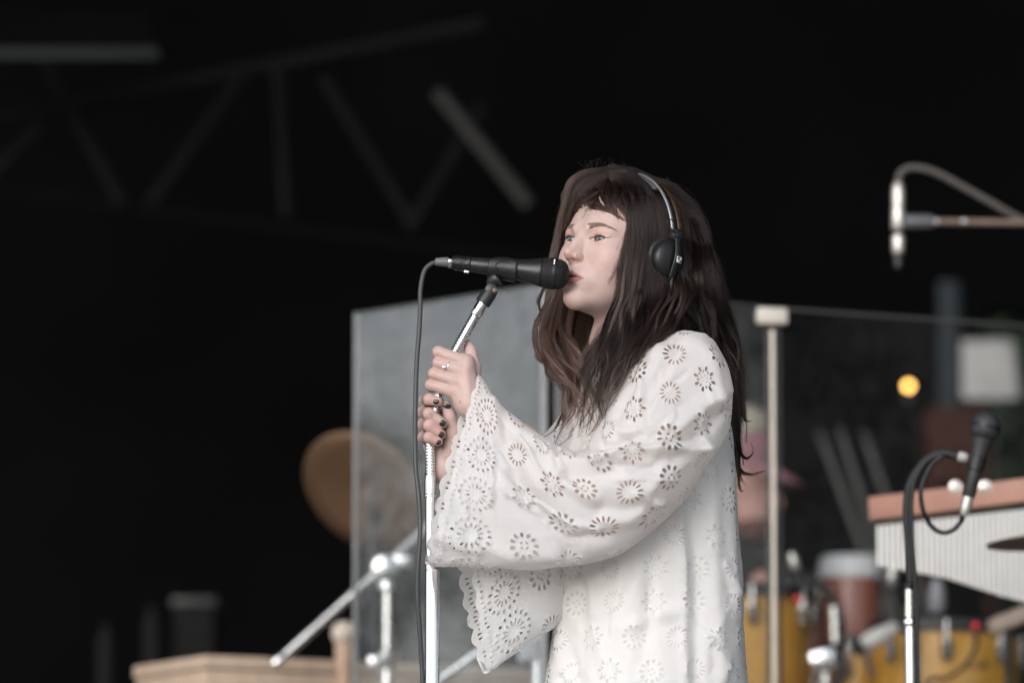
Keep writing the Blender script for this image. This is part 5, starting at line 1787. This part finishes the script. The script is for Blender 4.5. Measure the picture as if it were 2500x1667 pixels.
box('beam_flange', (P(180, 135, YT - .5)[0] - .19, YT - .5, P(180, 135, YT - .5)[2]), (.84, .06, .030), M['truss_blue'], tb, bevel=.004)
box('beam_web', (P(180, 135, YT - .5)[0] - .19, YT - .47, P(180, 120, YT - .5)[2] + .06), (.80, .02, .09), M['stage_black'], tb)
bar('beam_tie', (-100, 60), (230, 100), .018, M['truss_metal'], tb)

# ------------------------------------------------------------------ right: overhead microphone on a boom
YO = 2.5
om = thing('overhead_microphone', 'slim silver overhead microphone hanging upright from a boom', 'microphone', tuple(P(2192, 540, YO)))
ko = 1 / (FPX / 11.7)
ox = P(2192, 540, YO)
def olathe(name, y0, y1, prof_, mat):
    return lathe(name, P(2193, y1, YO), (0, 0, 1), [((y1 - y0) * ko * h, r * ko) for h, r in prof_], mat, om, 28)
silv = simple('warm_silver', (.60, .56, .52), .35, metal=.7)
olathe('plug', 445, 505, [(0, 15), (.5, 16), (.85, 14), (1, 9)], silv)
olathe('microphone_body', 506, 562, [(0, 14), (.1, 16.5), (.9, 16.5), (1, 15)], silv)
olathe('neck', 562.5, 574, [(0, 11), (1, 11)], M['black_metal'])
olathe('capsule', 574.5, 618, [(0, 14), (.1, 15.5), (.9, 15.5), (1, 14)], silv)
olathe('capsule_grille', 618.5, 655, [(0, 8), (.1, 12), (.9, 13), (1, 13)], M['black_metal'])
tube('cable', [P(2193, 446, YO), P(2198, 424, YO), P(2216, 412, YO), P(2240, 410, YO), P(2290, 424, YO), P(2390, 478, YO), P(2500, 540, YO), P(2580, 580, YO)], .0072, simple('cable_brownish', (.085, .075, .068), .6), om, 12, 50)
ob = thing('overhead_boom', 'thin horizontal boom arm carrying the silver overhead microphone', 'boom', tuple(P(2400, 542, YO)))
tube('rod', [P(2262, 541, YO), P(2640, 546, YO)], .0072, simple('rod_brown', (.20, .145, .115), .4, metal=.3), ob, 16)
lathe('mount', P(2208, 541, YO), P(2285, 541, YO) - P(2208, 541, YO), [(0, 14 * ko), (8 * ko, 18 * ko), (60 * ko, 17 * ko), (74 * ko, 13 * ko)], simple('mount_grey', (.10, .10, .115), .5), ob, 24)
for q in (2283, 2352):
    lathe('knuckle', P(q - 9, 541.5, YO), (1, 0, 0), [(0, 8 * ko), (3 * ko, 12 * ko), (15 * ko, 12 * ko), (18 * ko, 8 * ko)], M['silver'], ob, 20)
tube('upright', [(P(2640, 546, YO)[0], YO, .02), (P(2640, 546, YO)[0], YO, P(2640, 530, YO)[2])], .011, M['black_metal'], ob, 16)
lathe('base', (P(2640, 546, YO)[0], YO, 0), (0, 0, 1), [(0, .15), (.02, .15)], M['black_metal'], ob, 24)

# ------------------------------------------------------------------ right: stand with gooseneck and hand microphone
YM = .9
ks = 1 / (FPX / 10.07)
ms = thing('microphone_stand', 'chrome stand with a curved black gooseneck at the right, before the bar chimes', 'microphone stand', (P(2222, 1600, YM)[0], YM, 0))
sx = P(2222, 1600, YM)[0]
zs = lambda y: P(2222, y, YM)[2]
lathe('tube', (sx, YM, .02), (0, 0, 1), [(0, .0105), (zs(1520) - .02, .0105)], M['chrome'], ms, 28)
lathe('inner_tube', (sx - .001, YM, zs(1521)), (0, 0, 1), [(0, .0088), (zs(1436) - zs(1521), .0075)], simple('cream_chrome', (.78, .75, .70), .25, metal=.8), ms, 28)
lathe('collar', (sx, YM, zs(1530)), (0, 0, 1), [(0, .0118), (.002, .0128), (.014, .0128), (.017, .0105)], M['chrome'], ms, 24)
lathe('upper_collar', (sx, YM, zs(1438)), (0, 0, 1), [(0, .0080), (.004, .0118), (.010, .0118), (.013, .0085)], M['black_metal'], ms, 24)
goose = [P(2224, 1436, YM), P(2221, 1340, YM), P(2214, 1270, YM), P(2219, 1195, YM), P(2238, 1152, YM), P(2268, 1118, YM), P(2304, 1106, YM), P(2340, 1115, YM), P(2356, 1122, YM)]
tube('gooseneck', goose, .0080, M['black_rubber'], ms, 16, 60)
lathe('base', (sx, YM, 0), (0, 0, 1), [(0, .14), (.018, .14), (.022, .03)], M['black_metal'], ms, 28)
hm = thing('microphone', 'dark hand microphone with a round head, tilted in its clip at the right', 'microphone', tuple(P(2390, 1100, YM)))
h0, h1 = PV(2364, 1212, YM - .02), PV(2416, 1004, YM - .02)
hd_ = (h1 - h0).normalized(); hl = (h1 - h0).length
lathe('microphone_body', h0, hd_, [(0, 15 * ks), (.002, 16.5 * ks), (hl * .30, 17.5 * ks), (hl * .55, 20 * ks), (hl * .66, 25 * ks), (hl * .68, 26 * ks)], simple('hand_mic_black', (.03, .03, .031), .5), hm, 28)
gl_ = hl * .685
lathe('grille', h0 + hd_ * gl_, hd_, [(0, 26 * ks), (6 * ks, 33 * ks), (20 * ks, 36 * ks), (36 * ks, 36 * ks), (52 * ks, 31 * ks), (62 * ks, 22 * ks), (67 * ks, 9 * ks), (68 * ks, .1 * ks)], simple('hand_mic_grille', (.030, .031, .033), .55), hm, 32)
lathe('grille_band', h0 + hd_ * (gl_ + 25 * ks), hd_, [(0, 36 * ks), (1 * ks, 37.5 * ks), (7 * ks, 37.5 * ks), (8 * ks, 36 * ks)], M['black_metal'], hm, 32)
lathe('plug', h0 - hd_ * 48 * ks, hd_, [(0, 8 * ks), (6 * ks, 11 * ks), (20 * ks, 13.5 * ks), (46 * ks, 14.5 * ks)], simple('plug_silver', (.68, .65, .60), .35, metal=.7), hm, 24)
tube('cable', [h0 - hd_ * 46 * ks, P(2346, 1272, YM), P(2330, 1291, YM), P(2304, 1300, YM), P(2277, 1287, YM), P(2256, 1252, YM - .02), P(2248, 1208, YM - .03), P(2255, 1172, YM - .03), P(2276, 1132, YM - .03), P(2300, 1114, YM - .03), P(2268, 1120, YM - .026),
     P(2238, 1160, YM - .024), P(2226, 1210, YM - .022), P(2226, 1290, YM - .022), P(2236, 1440, YM - .018), P(2240, 1560, YM - .018), P(2242, 1700, YM - .02), P(2244, 2000, YM - .02)], .0042, M['black_rubber'], hm, 12, 140)
mc = thing('microphone_clip', 'clip with a pale knuckle holding the tilted hand microphone', 'microphone clip', tuple(P(2354, 1120, YM)))
lathe('knuckle', P(2338, 1113, YM - .004), (1, 0, -.25), [(0, .0070), (.003, .0095), (.015, .0095), (.018, .007)], simple('clip_pale', (.45, .44, .42), .4), mc, 20)
lathe('saddle', h0 + hd_ * hl * .30, hd_, [(0, 19 * ks), (2 * ks, 21 * ks), (34 * ks, 22.5 * ks), (36 * ks, 20 * ks)], M['black_plastic'], mc, 28)

# ------------------------------------------------------------------ bar chimes
YH0, YH1 = 2.0, 1.78
ch = thing('bar_chimes', 'long wooden rail hung with a row of pale metal chime tubes', 'bar chimes', tuple(P(2330, 1220, 1.5)))
w0, w1 = PV(2131, 1243, YH0), PV(2560, 1191, YH1)
wd_ = (w1 - w0).normalized()
upv = Vector((0, 0, 1)); upv = (upv - wd_ * upv.dot(wd_)).normalized()
rail_m = simple('rail_wood', (.36, .185, .135), .5, var=.15, scale=14)
kc = 1 / (FPX / 10.7)
box('rail', (w0 + w1) / 2, ((w1 - w0).length, .035, 60 * kc), rail_m, ch, (wd_, wd_.cross(upv), upv), .004)
tube_m = simple('chime_metal', (.68, .665, .645), .35, metal=.15, var=.05)
nchime = 31
ct = None
for i in range(nchime):
    f = i / (nchime - 1)
    c = w0 + (w1 - w0) * (.035 + .955 * f)
    yb_ = np.interp(2148 + f * 408, [2148, 2308, 2448, 2556], [1388, 1416, 1463, 1490])
    ytop = np.interp(2148 + f * 408, [2148, 2480, 2556], [1284, 1246, 1240])
    zt_ = c.z - (ytop - (1243 - 52 * (.035 + .955 * f))) * kc
    ln = (yb_ - ytop) * kc
    o = lathe('chime_tube', (c.x, c.y, zt_ - ln), (0, 0, 1), [(0, .0040), (.0005, .0045), (ln - .0005, .0045), (ln, .0040)], tube_m, ch, 14)
    tube('chime_cord', [(c.x, c.y, zt_ - .001), (c.x, c.y, c.z - 28 * kc)], .0007, M['black_rubber'], o, 6)
for q in (2330, 2402):
    c = PV(q, 1192, 1.48)
    lathe('wing_nut', c + Vector((0, -.035, 0)), (0, 1, 0), [(0, .006), (.003, .013), (.010, .013), (.014, .008)], simple('nut_pale', (.66, .60, .55), .35, metal=.4), ch, 18)
tube('support', [w1 + Vector((0, .03, 0)), (w1.x, w1.y + .03, .02)], .012, M['black_metal'], ch, 14)
lathe('base', (w1.x, w1.y + .03, 0), (0, 0, 1), [(0, .15), (.02, .15)], M['black_metal'], ch, 24)
hc2 = P(2560, 1309, 1.45)
cymbal('cymbal', hc2, (-.06, .04, 1), .118, 'brown cymbal seen edge on at the right edge, before the chime tubes', mat=simple('bronze_dull', (.24, .165, .115), .5))
c2 = thing('cymbal_stand', 'slim dark stand under the edge-on cymbal at the right', 'cymbal stand', (hc2[0], 1.45, 0))
tube('upright', [(hc2[0], 1.45, .01), (hc2[0], 1.45, hc2[2] - .012)], .007, M['black_metal'], c2, 12)
lathe('base', (hc2[0], 1.45, 0), (0, 0, 1), [(0, .12), (.015, .12)], M['black_metal'], c2, 24)

# ------------------------------------------------------------------ drum kit behind the shield
t = NT('amber_shell')
nz = t.noise(t.coord('Object', (1, 1, 6)), 3, 4)
M['amber'] = t.done(t.bsdf(Base_Color=t.ramp(nz, [(0.3, (.66, .33, .045)), (0.7, (.76, .40, .065))]), Roughness=.32, Coat_Weight=.4))
t = NT('conga_shell')
nz = t.noise(t.coord('Object', (4, 4, .3)), 5, 4)
M['conga'] = t.done(t.bsdf(Base_Color=t.ramp(nz, [(0.3, (.22, .070, .045)), (0.7, (.34, .12, .085))]), Roughness=.28, Coat_Weight=.5))
M['hoop'] = simple('hoop', (.02, .018, .017), .35, var=.2)
M['drumhead'] = simple('drumhead', (.72, .72, .74), .5, var=.05)
YK = 3.75
kk_ = 1 / (FPX / 12.9)
def upright_drum(name, px, ytop, Y, rpx, depth, label, cat='drum', shell=None, nl=8, a_off=0.0):
    kq = (Y - CAM[1]) / math.cos(PITCH) / FPX
    c = P(px, ytop, Y)
    r = thing(name, label, cat, (c[0], Y, 0))
    R = rpx * kq
    lathe('shell', (c[0], Y, c[2] - depth), (0, 0, 1), [(0, R), (depth, R)], shell or M['amber'], r, 56)
    lathe('hoop', (c[0], Y, c[2] - .012), (0, 0, 1), [(0, R + .003), (0, R + .012), (.026, R + .012), (.030, R + .006), (.030, R - .004)], M['hoop'], r, 56)
    lathe('drumhead', (c[0], Y, c[2] + .003), (0, 0, 1), [(0, R), (.003, R - .004), (.0035, .001)], M['drumhead'], r, 56)
    for i in range(nl):
        a = a_off + 2 * PI * i / nl
        d = Vector((math.cos(a), math.sin(a), 0))
        lg = lathe('lug', Vector((c[0], Y, c[2] - .075)) + d * (R + .009), (0, 0, 1), [(0, .008), (.006, .013), (.045, .013), (.05, .008)], M['chrome'], r, 14)
        tube('tension_rod', [Vector((c[0], Y, c[2] - .025)) + d * (R + .010), Vector((c[0], Y, c[2] + .012)) + d * (R + .010)], .0035, M['chrome'], lg, 8)
    for i in range(3):
        a = a_off + .4 + 2 * PI * i / 3
        d = Vector((math.cos(a), math.sin(a), 0))
        tube('leg', [Vector((c[0], Y, c[2] - .20)) + d * (R + .012), Vector((c[0], Y, .01)) + d * (R + .03)], .007, M['worn_chrome'], r, 10)
    return r, c, R
ft, fcn, fR = upright_drum('floor_tom', 2306, 1540, 3.3, 176, .36, 'amber floor tom with chrome lugs at the lower right', a_off=-1.62)
# faint dark script on the shell
sc = []
for i, (px_, py_) in enumerate([(2352, 1628), (2362, 1612), (2366, 1634), (2376, 1618), (2384, 1632), (2392, 1616), (2398, 1630), (2404, 1608), (2408, 1630), (2414, 1618)]):
    xx = P(px_, py_, 3.3 - fR)[0] - fcn[0]
    yy = -math.sqrt(max(fR ** 2 - xx ** 2, 0)) - .0005
    sc.append((fcn[0] + xx, 3.3 + yy, P(px_, py_, 3.3 + yy)[2]))
tube('script_mark', sc, .0016, simple('script_dark', (.08, .04, .015), .5), ft, 6, 60)
upright_drum('floor_tom', 1792, 1454, 3.45, 186, .40, 'large amber drum directly behind the back of the dress', a_off=-.60)
upright_drum('conga', 1985, 1424, 4.7, 40, .5, 'narrow red brown drum half hidden behind the black arched arm', shell=M['conga'], nl=4, a_off=.2)
ar = thing('curved_boom', 'black arched arm with a chrome sleeve between the amber drum and the conga', 'boom', tuple(P(2040, 1500, 3.2)))
tube('arch', [P(1962, 1402, 3.2), P(1992, 1420, 3.2), P(2024, 1450, 3.2), P(2048, 1494, 3.2), P(2057, 1553, 3.2), P(2054, 1640, 3.2), P(2052, 1720, 3.2), (P(2052, 1720, 3.2)[0], 3.2, .012)], .009, M['black_rubber'], ar, 12, 50)
lathe('chrome_sleeve', P(2040, 1572, 3.18), P(2036, 1478, 3.18) - P(2040, 1572, 3.18), [(0, .007), (.004, .0105), (.082, .0105), (.086, .007)], M['worn_chrome'], ar, 18)
rt_, rcn, rR = upright_drum('rack_tom', 2100, 1575, 3.55, 66, .22, 'small amber tom partly hidden between the stands at the lower right', a_off=.3)
tube('floor_tom_cable', [P(2376, 1538, 3.1), P(2384, 1560, 3.08), P(2376, 1592, 3.06), P(2350, 1630, 3.06), P(2310, 1654, 3.06), P(2262, 1668, 3.06), P(2250, 1800, 3.06)], .005, simple('thin_cable', (.05, .035, .03), .6), ft, 10, 40)
# conga
YG = 4.5
kg = (YG - CAM[1]) / math.cos(PITCH) / FPX
cg = thing('conga', 'reddish brown conga drum with a white skin, tapering downwards', 'drum', (P(2075, 1400, YG)[0], YG, 0))
gx = P(2075, 1400, YG)[0]; gz = P(2075, 1412, YG)[2]
lathe('shell', (gx, YG, .0), (0, 0, 1), [(0, 38 * kg), (.25, 44 * kg), (gz - .35, 62 * kg), (gz - .12, 74 * kg), (gz, 72 * kg)], M['conga'], cg, 48)
lathe('skin', (gx, YG, gz + .001), (0, 0, 1), [(0, 76 * kg), (.012, 77 * kg), (.044, 74 * kg), (.052, 66 * kg), (.054, .001)], simple('white_skin', (.80, .81, .84), .4, var=.04), cg, 48)

def clip_mic(name, px, py, Y, label, aim, L=.06, r=.014, mat=None, led=None):
    q = thing(name, label, 'drum microphone', tuple(P(px, py, Y)))
    c = PV(px, py, Y); a = Vector(aim).normalized()
    lathe('microphone_body', c, a, [(0, r * .7), (L * .1, r), (L * .6, r), (L * .8, r * .8), (L, r * .6)], mat or M['warm'], q, 20)
    lathe('capsule_head', c - a * L * .30, a, [(0, r * .6), (L * .06, r * .95), (L * .28, r * .95)], M['black_metal'], q, 20)
    tube('mount', [c + a * L, c + a * (L + .05) + Vector((0, 0, -.05)), c + a * (L + .05) + Vector((0, 0, -.14))], .006, M['black_metal'], q, 10)
    return q
M['warm'] = simple('warm_nickel', (.62, .60, .56), .3, metal=.7)
clip_mic('drum_microphone', 1944, 1392, 3.3, 'small pale microphone clipped on the black arched arm', (-.25, 0, 1), .040, .011)
clip_mic('drum_microphone', 2176, 1432, 3.3, 'pale microphone tip poking up beside the conga', (.1, 0, 1), .05, .012)
cm_ = clip_mic('drum_microphone', 2106, 1574, 3.1, 'white cylindrical microphone lying tilted by the chrome stand', (.86, 0, .46), .085, .019, simple('white_mic', (.72, .70, .66), .35))
clip_mic('drum_microphone', 2288, 1495, 3.5, 'grey upright microphone over the amber floor tom', (0, 0, 1), .075, .019, simple('grey_mic', (.30, .30, .33), .4))
# chrome hardware between the drums
hw = thing('hardware_bracket', 'bright chrome bracket low between the two amber drums', 'drum hardware', tuple(P(2012, 1612, 3.2)))
box('block', P(2010, 1612, 3.2), (.058, .04, .050), M['chrome'], hw, (Vector((.95, 0, .25)).normalized(), Vector((0, 1, 0)), Vector((-.25, 0, .95)).normalized()), .012)
tube('rod', [P(2016, 1640, 3.2), (P(2016, 1640, 3.2)[0], 3.2, .01)], .010, M['worn_chrome'], hw, 14)
hs2 = thing('hardware_stand', 'chrome tube stand rising beside the white tilted microphone', 'drum hardware', (P(2180, 1600, 3.25)[0], 3.25, 0))
tube('tube', [(P(2186, 1600, 3.25)[0], 3.25, .01), P(2176, 1560, 3.25)], .013, M['worn_chrome'], hs2, 16)
lathe('joint', P(2196, 1540, 3.22), (0, 1, 0), [(0, .010), (.004, .018), (.03, .018), (.034, .01)], M['chrome'], hs2, 20)
lathe('joint', P(2266, 1524, 3.22), (0, 1, 0), [(0, .010), (.004, .018), (.03, .018), (.034, .01)], M['chrome'], hs2, 20)
tube('arm', [P(2196, 1538, 3.24), P(2268, 1522, 3.24)], .008, M['worn_chrome'], hs2, 12)
def emis(name, col, st_):
    t = NT(name); e = t.n('ShaderNodeEmission'); e.inputs[0].default_value = (*col, 1); e.inputs[1].default_value = st_
    return t.done(e.outputs[0])
M['led_red'] = emis('led_red', (1, .03, .05), .8)
for px_, py_, Y, lab in ((1946, 1460, 3.2, 'small red light over the rim of the large amber drum'), (2381, 1526, 3.05, 'small red light over the floor tom rim')):
    q = thing('signal_light', lab, 'light', tuple(P(px_, py_, Y)))
    lathe('lens', P(px_, py_, Y), (0, -1, 0), [(0, .0055), (.003, .005), (.005, .003), (.006, .0002)], M['led_red'], q, 14)
    lathe('housing', P(px_, py_, Y + .001), (0, 1, 0), [(0, .010), (.02, .010)], M['black_plastic'], q, 14)
tw = thing('woodblock', 'pale tan woodblock at the right edge above the floor tom', 'woodblock', tuple(P(2452, 1515, 2.9)))
box('block', P(2468, 1512, 2.9), (.105, .05, .036), simple('tan_wood', (.50, .39, .31), .55), tw, (Vector((.92, 0, .38)).normalized(), Vector((0, 1, 0)), Vector((-.38, 0, .92)).normalized()), .014)
tube('post', [P(2462, 1540, 2.9), (P(2462, 1540, 2.9)[0], 2.9, .01)], .008, M['black_metal'], tw, 10)

# ------------------------------------------------------------------ the drummer, mostly hidden
class Blob:
    def __init__(s, lo_, hi_, h):
        s.g = [np.arange(a, b + h, h, dtype=np.float32) for a, b in zip(lo_, hi_)]
        s.F = np.full([len(a) for a in s.g], .5, np.float32)
    def cone(s, a, b, ra, rb, k=.02):
        X, Y, Z = s.g[0][:, None, None], s.g[1][None, :, None], s.g[2][None, None, :]
        s.F = smin(s.F, cone_d(X, Y, Z, a, b, ra, rb).astype(np.float32), k)
    def ell(s, c, r, k=.015):
        X, Y, Z = s.g[0][:, None, None], s.g[1][None, :, None], s.g[2][None, None, :]
        s.F = smin(s.F, ell_d(X, Y, Z, c, r).astype(np.float32), k)
    def mesh(s):
        global F, GX, GY, GZ
        F = s.F; GX, GY, GZ = s.g
        V, Q = surface_nets()
        return relax(V, Q, 2, .5), Q
YN = 4.15
kn_ = (YN - CAM[1]) / math.cos(PITCH) / FPX
def N(px, py, dy=0.0): return P(px, py, YN + dy)
dm = thing('person', 'drummer in a cream and pink cap, mostly hidden behind the singer', 'person', tuple(N(1790, 1400)[:2]) + (0,))
hx = N(1806, 1210)
b = Blob(hx - np.array([.42, .55, hx[2] + .02]), hx + np.array([.35, .35, .24]), .011)
b.ell(hx + np.array([-.005, .01, .03]), (.078, .090, .105))
b.ell(hx + np.array([.025, -.02, -.045]), (.055, .055, .065))
b.cone(hx + np.array([.070, -.03, .005]), hx + np.array([.092, -.035, -.022]), .012, .016, .012)
b.ell(hx + np.array([.068, -.02, -.058]), (.018, .025, .012), .01)
b.cone(hx + np.array([-.02, .03, -.08]), hx + np.array([-.05, .04, -.17]), .055, .06)
tz = hx[2]
b.cone(hx + np.array([-.06, .04, -.22]), np.array([hx[0] - .08, YN + .06, .62]), .13, .14, .04)
b.cone(hx + np.array([-.02, -.10, -.20]), hx + np.array([.03, -.20, -.36]), .055, .045, .03)
b.cone(hx + np.array([.03, -.20, -.36]), N(1862, 1425, -.35), .042, .030, .02)
b.cone(N(1862, 1425, -.35), N(1880, 1470, -.38), .030, .024, .015)
for s in (-1, 1):
    b.cone(np.array([hx[0] - .08, YN + s * .1, .60]), np.array([hx[0] + .14, YN - .28 + s * .14, .56]), .085, .06, .03)
    b.cone(np.array([hx[0] + .14, YN - .28 + s * .14, .56]), np.array([hx[0] + .14, YN - .26 + s * .16, .07]), .058, .040, .02)
    b.cone(np.array([hx[0] + .14, YN - .26 + s * .16, .05]), np.array([hx[0] + .22, YN - .36 + s * .16, .035]), .040, .032, .02)
V, Q = b.mesh()
t = NT('drummer_skin')
M['skin2'] = t.done(t.bsdf(Base_Color=(.47, .25, .20), Roughness=.5))
me = bpy.data.meshes.new('body'); me.from_pydata(V.tolist(), [], Q.tolist())
me.polygons.foreach_set('use_smooth', [True] * len(me.polygons)); me.materials.append(M['skin2'])
ob_ = bpy.data.objects.new('body', me); link(ob_, dm); ob_.matrix_parent_inverse = Matrix.Translation(-dm.location)
# shirt: the torso grown a little
b = Blob(hx - np.array([.42, .45, .80]), hx + np.array([.30, .35, .0]), .013)
b.cone(hx + np.array([-.05, .04, -.20]), np.array([hx[0] - .08, YN + .06, .60]), .155, .165, .04)
b.cone(hx + np.array([-.02, -.08, -.19]), hx + np.array([.025, -.19, -.33]), .075, .062, .04)
b.cone(hx + np.array([-.06, .14, -.19]), hx + np.array([.0, .2, -.36]), .075, .062, .04)
V, Q = b.mesh()
me = bpy.data.meshes.new('shirt'); me.from_pydata(V.tolist(), [], Q.tolist())
me.polygons.foreach_set('use_smooth', [True] * len(me.polygons)); me.materials.append(simple('shirt_black', (.012, .012, .013), .85))
ob_ = bpy.data.objects.new('shirt', me); link(ob_, dm); ob_.matrix_parent_inverse = Matrix.Translation(-dm.location)
# cap: cream crown, pink lower band and brim
bm = bmesh.new()
lathe_into(bm, hx + np.array([-.012, .01, .135]), (-.10, 0, 1), [(0, .094), (.030, .093), (.058, .076), (.076, .048), (.084, .001)], 36)
bm_obj('cap_crown', bm, simple('cap_cream', (.46, .42, .33), .8), dm)
bm = bmesh.new()
lathe_into(bm, hx + np.array([-.005, .01, .050]), (-.08, 0, 1), [(0, .088), (.04, .0955), (.088, .0965)], 36, caps=False)
pk = simple('cap_pink', (.36, .165, .195), .8)
bm_obj('cap_band', bm, pk, dm)
bm = bmesh.new()
vs_ = []
for i in range(14):
    a = lerp(-1.15, 1.15, i / 13)
    for rr2, dz in ((.085, .068), (.115 + .035 * math.cos(a) ** 2, .054 - .03 * math.cos(a))):
        vs_.append(bm.verts.new(hx + np.array([rr2 * math.cos(a), .01 + .085 * math.sin(a) - .02 * math.cos(a), dz])))
for i in range(13): bm.faces.new((vs_[2 * i], vs_[2 * i + 1], vs_[2 * i + 3], vs_[2 * i + 2]))
o = bm_obj('cap_brim', bm, pk, dm); m_ = o.modifiers.new('thick', 'SOLIDIFY'); m_.thickness = .004
beard = bmesh.new(); bmesh.ops.create_uvsphere(beard, u_segments=20, v_segments=14, radius=1)
for v in beard.verts: v.co = Vector(hx + np.array([.028, -.022, -.082])) + Vector((v.co.x * .056, v.co.y * .056, v.co.z * .045))
bm_obj('beard', beard, simple('beard_red', (.10, .035, .022), .9, bump=.6, scale=200), dm)
stl = thing('drum_stool', 'black drum stool under the drummer', 'stool', (hx[0] - .08, YN + .06, 0))
lathe('seat', (hx[0] - .08, YN + .06, .40), (0, 0, 1), [(0, .16), (.01, .17), (.06, .17), (.075, .15)], M['black_rubber'], stl, 32)
for q in range(3):
    a = 2 * PI * q / 3
    tube('leg', [(hx[0] - .08, YN + .06, .36), (hx[0] - .08 + .22 * math.cos(a), YN + .06 + .22 * math.sin(a), .012)], .011, M['worn_chrome'], stl, 12)

# ------------------------------------------------------------------ dim things at the back right
YR = 5.6
r_ = thing('stand_tube', 'pale bluish vertical pole above the right clear panel', 'pole', (P(2318, 740, 7.2)[0], 7.2, 0))
tube('pole', [(P(2318, 740, 7.2)[0], 7.2, .01), P(2318, 690, 7.2)], .034, simple('pole_blue', (.042, .052, .060), .8, spec=.1), r_, 18)
lathe('base', (P(2318, 740, 7.2)[0], 7.2, 0), (0, 0, 1), [(0, .25), (.02, .25)], M['black_metal'], r_, 24)
for i, (a, b_) in enumerate((((2004, 1060), (2052, 1190)), ((2110, 1060), (2160, 1200)), ((2052, 1050), (2092, 1180)))):
    q = thing('stand_tube', ('dim grey leaning tube behind the right panel, leftmost', 'dim grey leaning tube behind the right panel, nearest the gooseneck', 'dim grey leaning tube between two others behind the right panel')[i], 'stand', tuple(P(*a, YR)))
    a3, b3 = PV(*a, YR), PV(*b_, YR)
    dirn = (b3 - a3)
    foot = a3 + dirn * ((a3.z - .012) / -dirn.z)
    tube('tube', [a3, foot], .0085, simple('dim_grey', (.09, .09, .088), .6), q, 14)
    lathe('cap', a3 - dirn.normalized() * .01, dirn, [(0, .010), (.003, .014), (.03, .014)], M['black_plastic'], q, 16)
wbx = thing('amplifier', 'dark red brown wooden cabinet in the gloom behind the right panel', 'cabinet', (P(2345, 1060, 6.2)[0], 6.4, 0))
z1 = P(2345, 985, 6.2)[2]
box('cabinet_body', (P(2345, 1060, 6.2)[0], 6.4, z1 / 2), (.17, .3, z1), simple('cab_red', (.050, .020, .015), .7, spec=.1), wbx, bevel=.01)
box('front_cloth', (P(2345, 1060, 6.2)[0], 6.246, z1 * .5 + .1), (.13, .006, z1 * .7), M['stage_black'], wbx)
ws = thing('white_board', 'blurred white board standing in the back right behind the panel', 'board', (P(2405, 900, 7.6)[0], 7.6, 0))
zA, zB = P(2405, 975, 7.6)[2], P(2405, 832, 7.6)[2]
box('board', (P(2412, 900, 7.6)[0], 7.6, (zA + zB) / 2), (.165, .02, zB - zA), simple('board_white', (.64, .64, .64), .7), ws, (Vector((1, -.1, 0)).normalized(), Vector((.1, 1, 0)).normalized(), Vector((-.1, 0, 1)).normalized()), .006)
tube('pole', [(P(2412, 900, 7.6)[0], 7.63, .01), (P(2412, 900, 7.6)[0], 7.63, zA + .05)], .014, M['black_metal'], ws, 14)
lathe('base', (P(2412, 900, 7.6)[0], 7.63, 0), (0, 0, 1), [(0, .2), (.02, .2)], M['black_metal'], ws, 24)
lb = thing('stage_lamp', 'small glowing amber lamp in the dark behind the right panel', 'lamp', tuple(P(2218, 942, 6.5)))
bm = bmesh.new(); bmesh.ops.create_uvsphere(bm, u_segments=20, v_segments=14, radius=.0105)
bmesh.ops.translate(bm, verts=bm.verts, vec=PV(2218, 942, 6.5))
bm_obj('bulb', bm, emis('amber_glow', (1.0, .50, .12), 7.0), lb)
lathe('lamp_holder', P(2218, 955, 6.5), (0, 0, -1), [(0, .010), (.03, .012)], M['black_plastic'], lb, 14)
tube('lamp_pole', [P(2218, 972, 6.5), (P(2218, 972, 6.5)[0], 6.5, .01)], .007, M['stage_black'], lb, 10)
# leafy bushes seen through the gap beside the back wall
M['leaf'] = M['far_foliage']
def bush(x, y, z0, rx, rz, seed, label):
    r = np.random.default_rng(seed)
    q = thing('bush', label, 'bush', (x, y, -1.4), 'green bushes behind the stage')
    V, Fq = [], []
    for i in range(2600):
        d = r.normal(0, 1, 3); d /= np.linalg.norm(d)
        p = np.array([x, y, z0]) + d * np.array([rx, rx, rz]) * r.uniform(.55, 1.05)
        a = r.normal(0, 1, 3); a /= np.linalg.norm(a); b2_ = np.cross(a, d); s = r.uniform(.05, .10)
        m = len(V)
        V += [p + a * s * 1.6, p + b2_ * s, p - a * s * 1.6, p - b2_ * s]
        Fq.append((m, m + 1, m + 2, m + 3))
    mesh_obj('crown', V, Fq, M['bush_leaf'], q)
    tube('trunk', [(x, y, -1.4), (x, y, z0)], .08, simple('bark', (.08, .06, .045), .9), q, 10)
t = NT('bush_leaf')
nz = t.noise(t.coord('Object'), 9, 3)
M['bush_leaf'] = t.done(t.bsdf(Base_Color=t.ramp(nz, [(0.3, (.045, .085, .022)), (0.7, (.10, .16, .05))]), Roughness=.6))
bush(2.45, 13.5, 2.4, .75, 1.5, 11, 'green bush seen at the right edge of the picture')
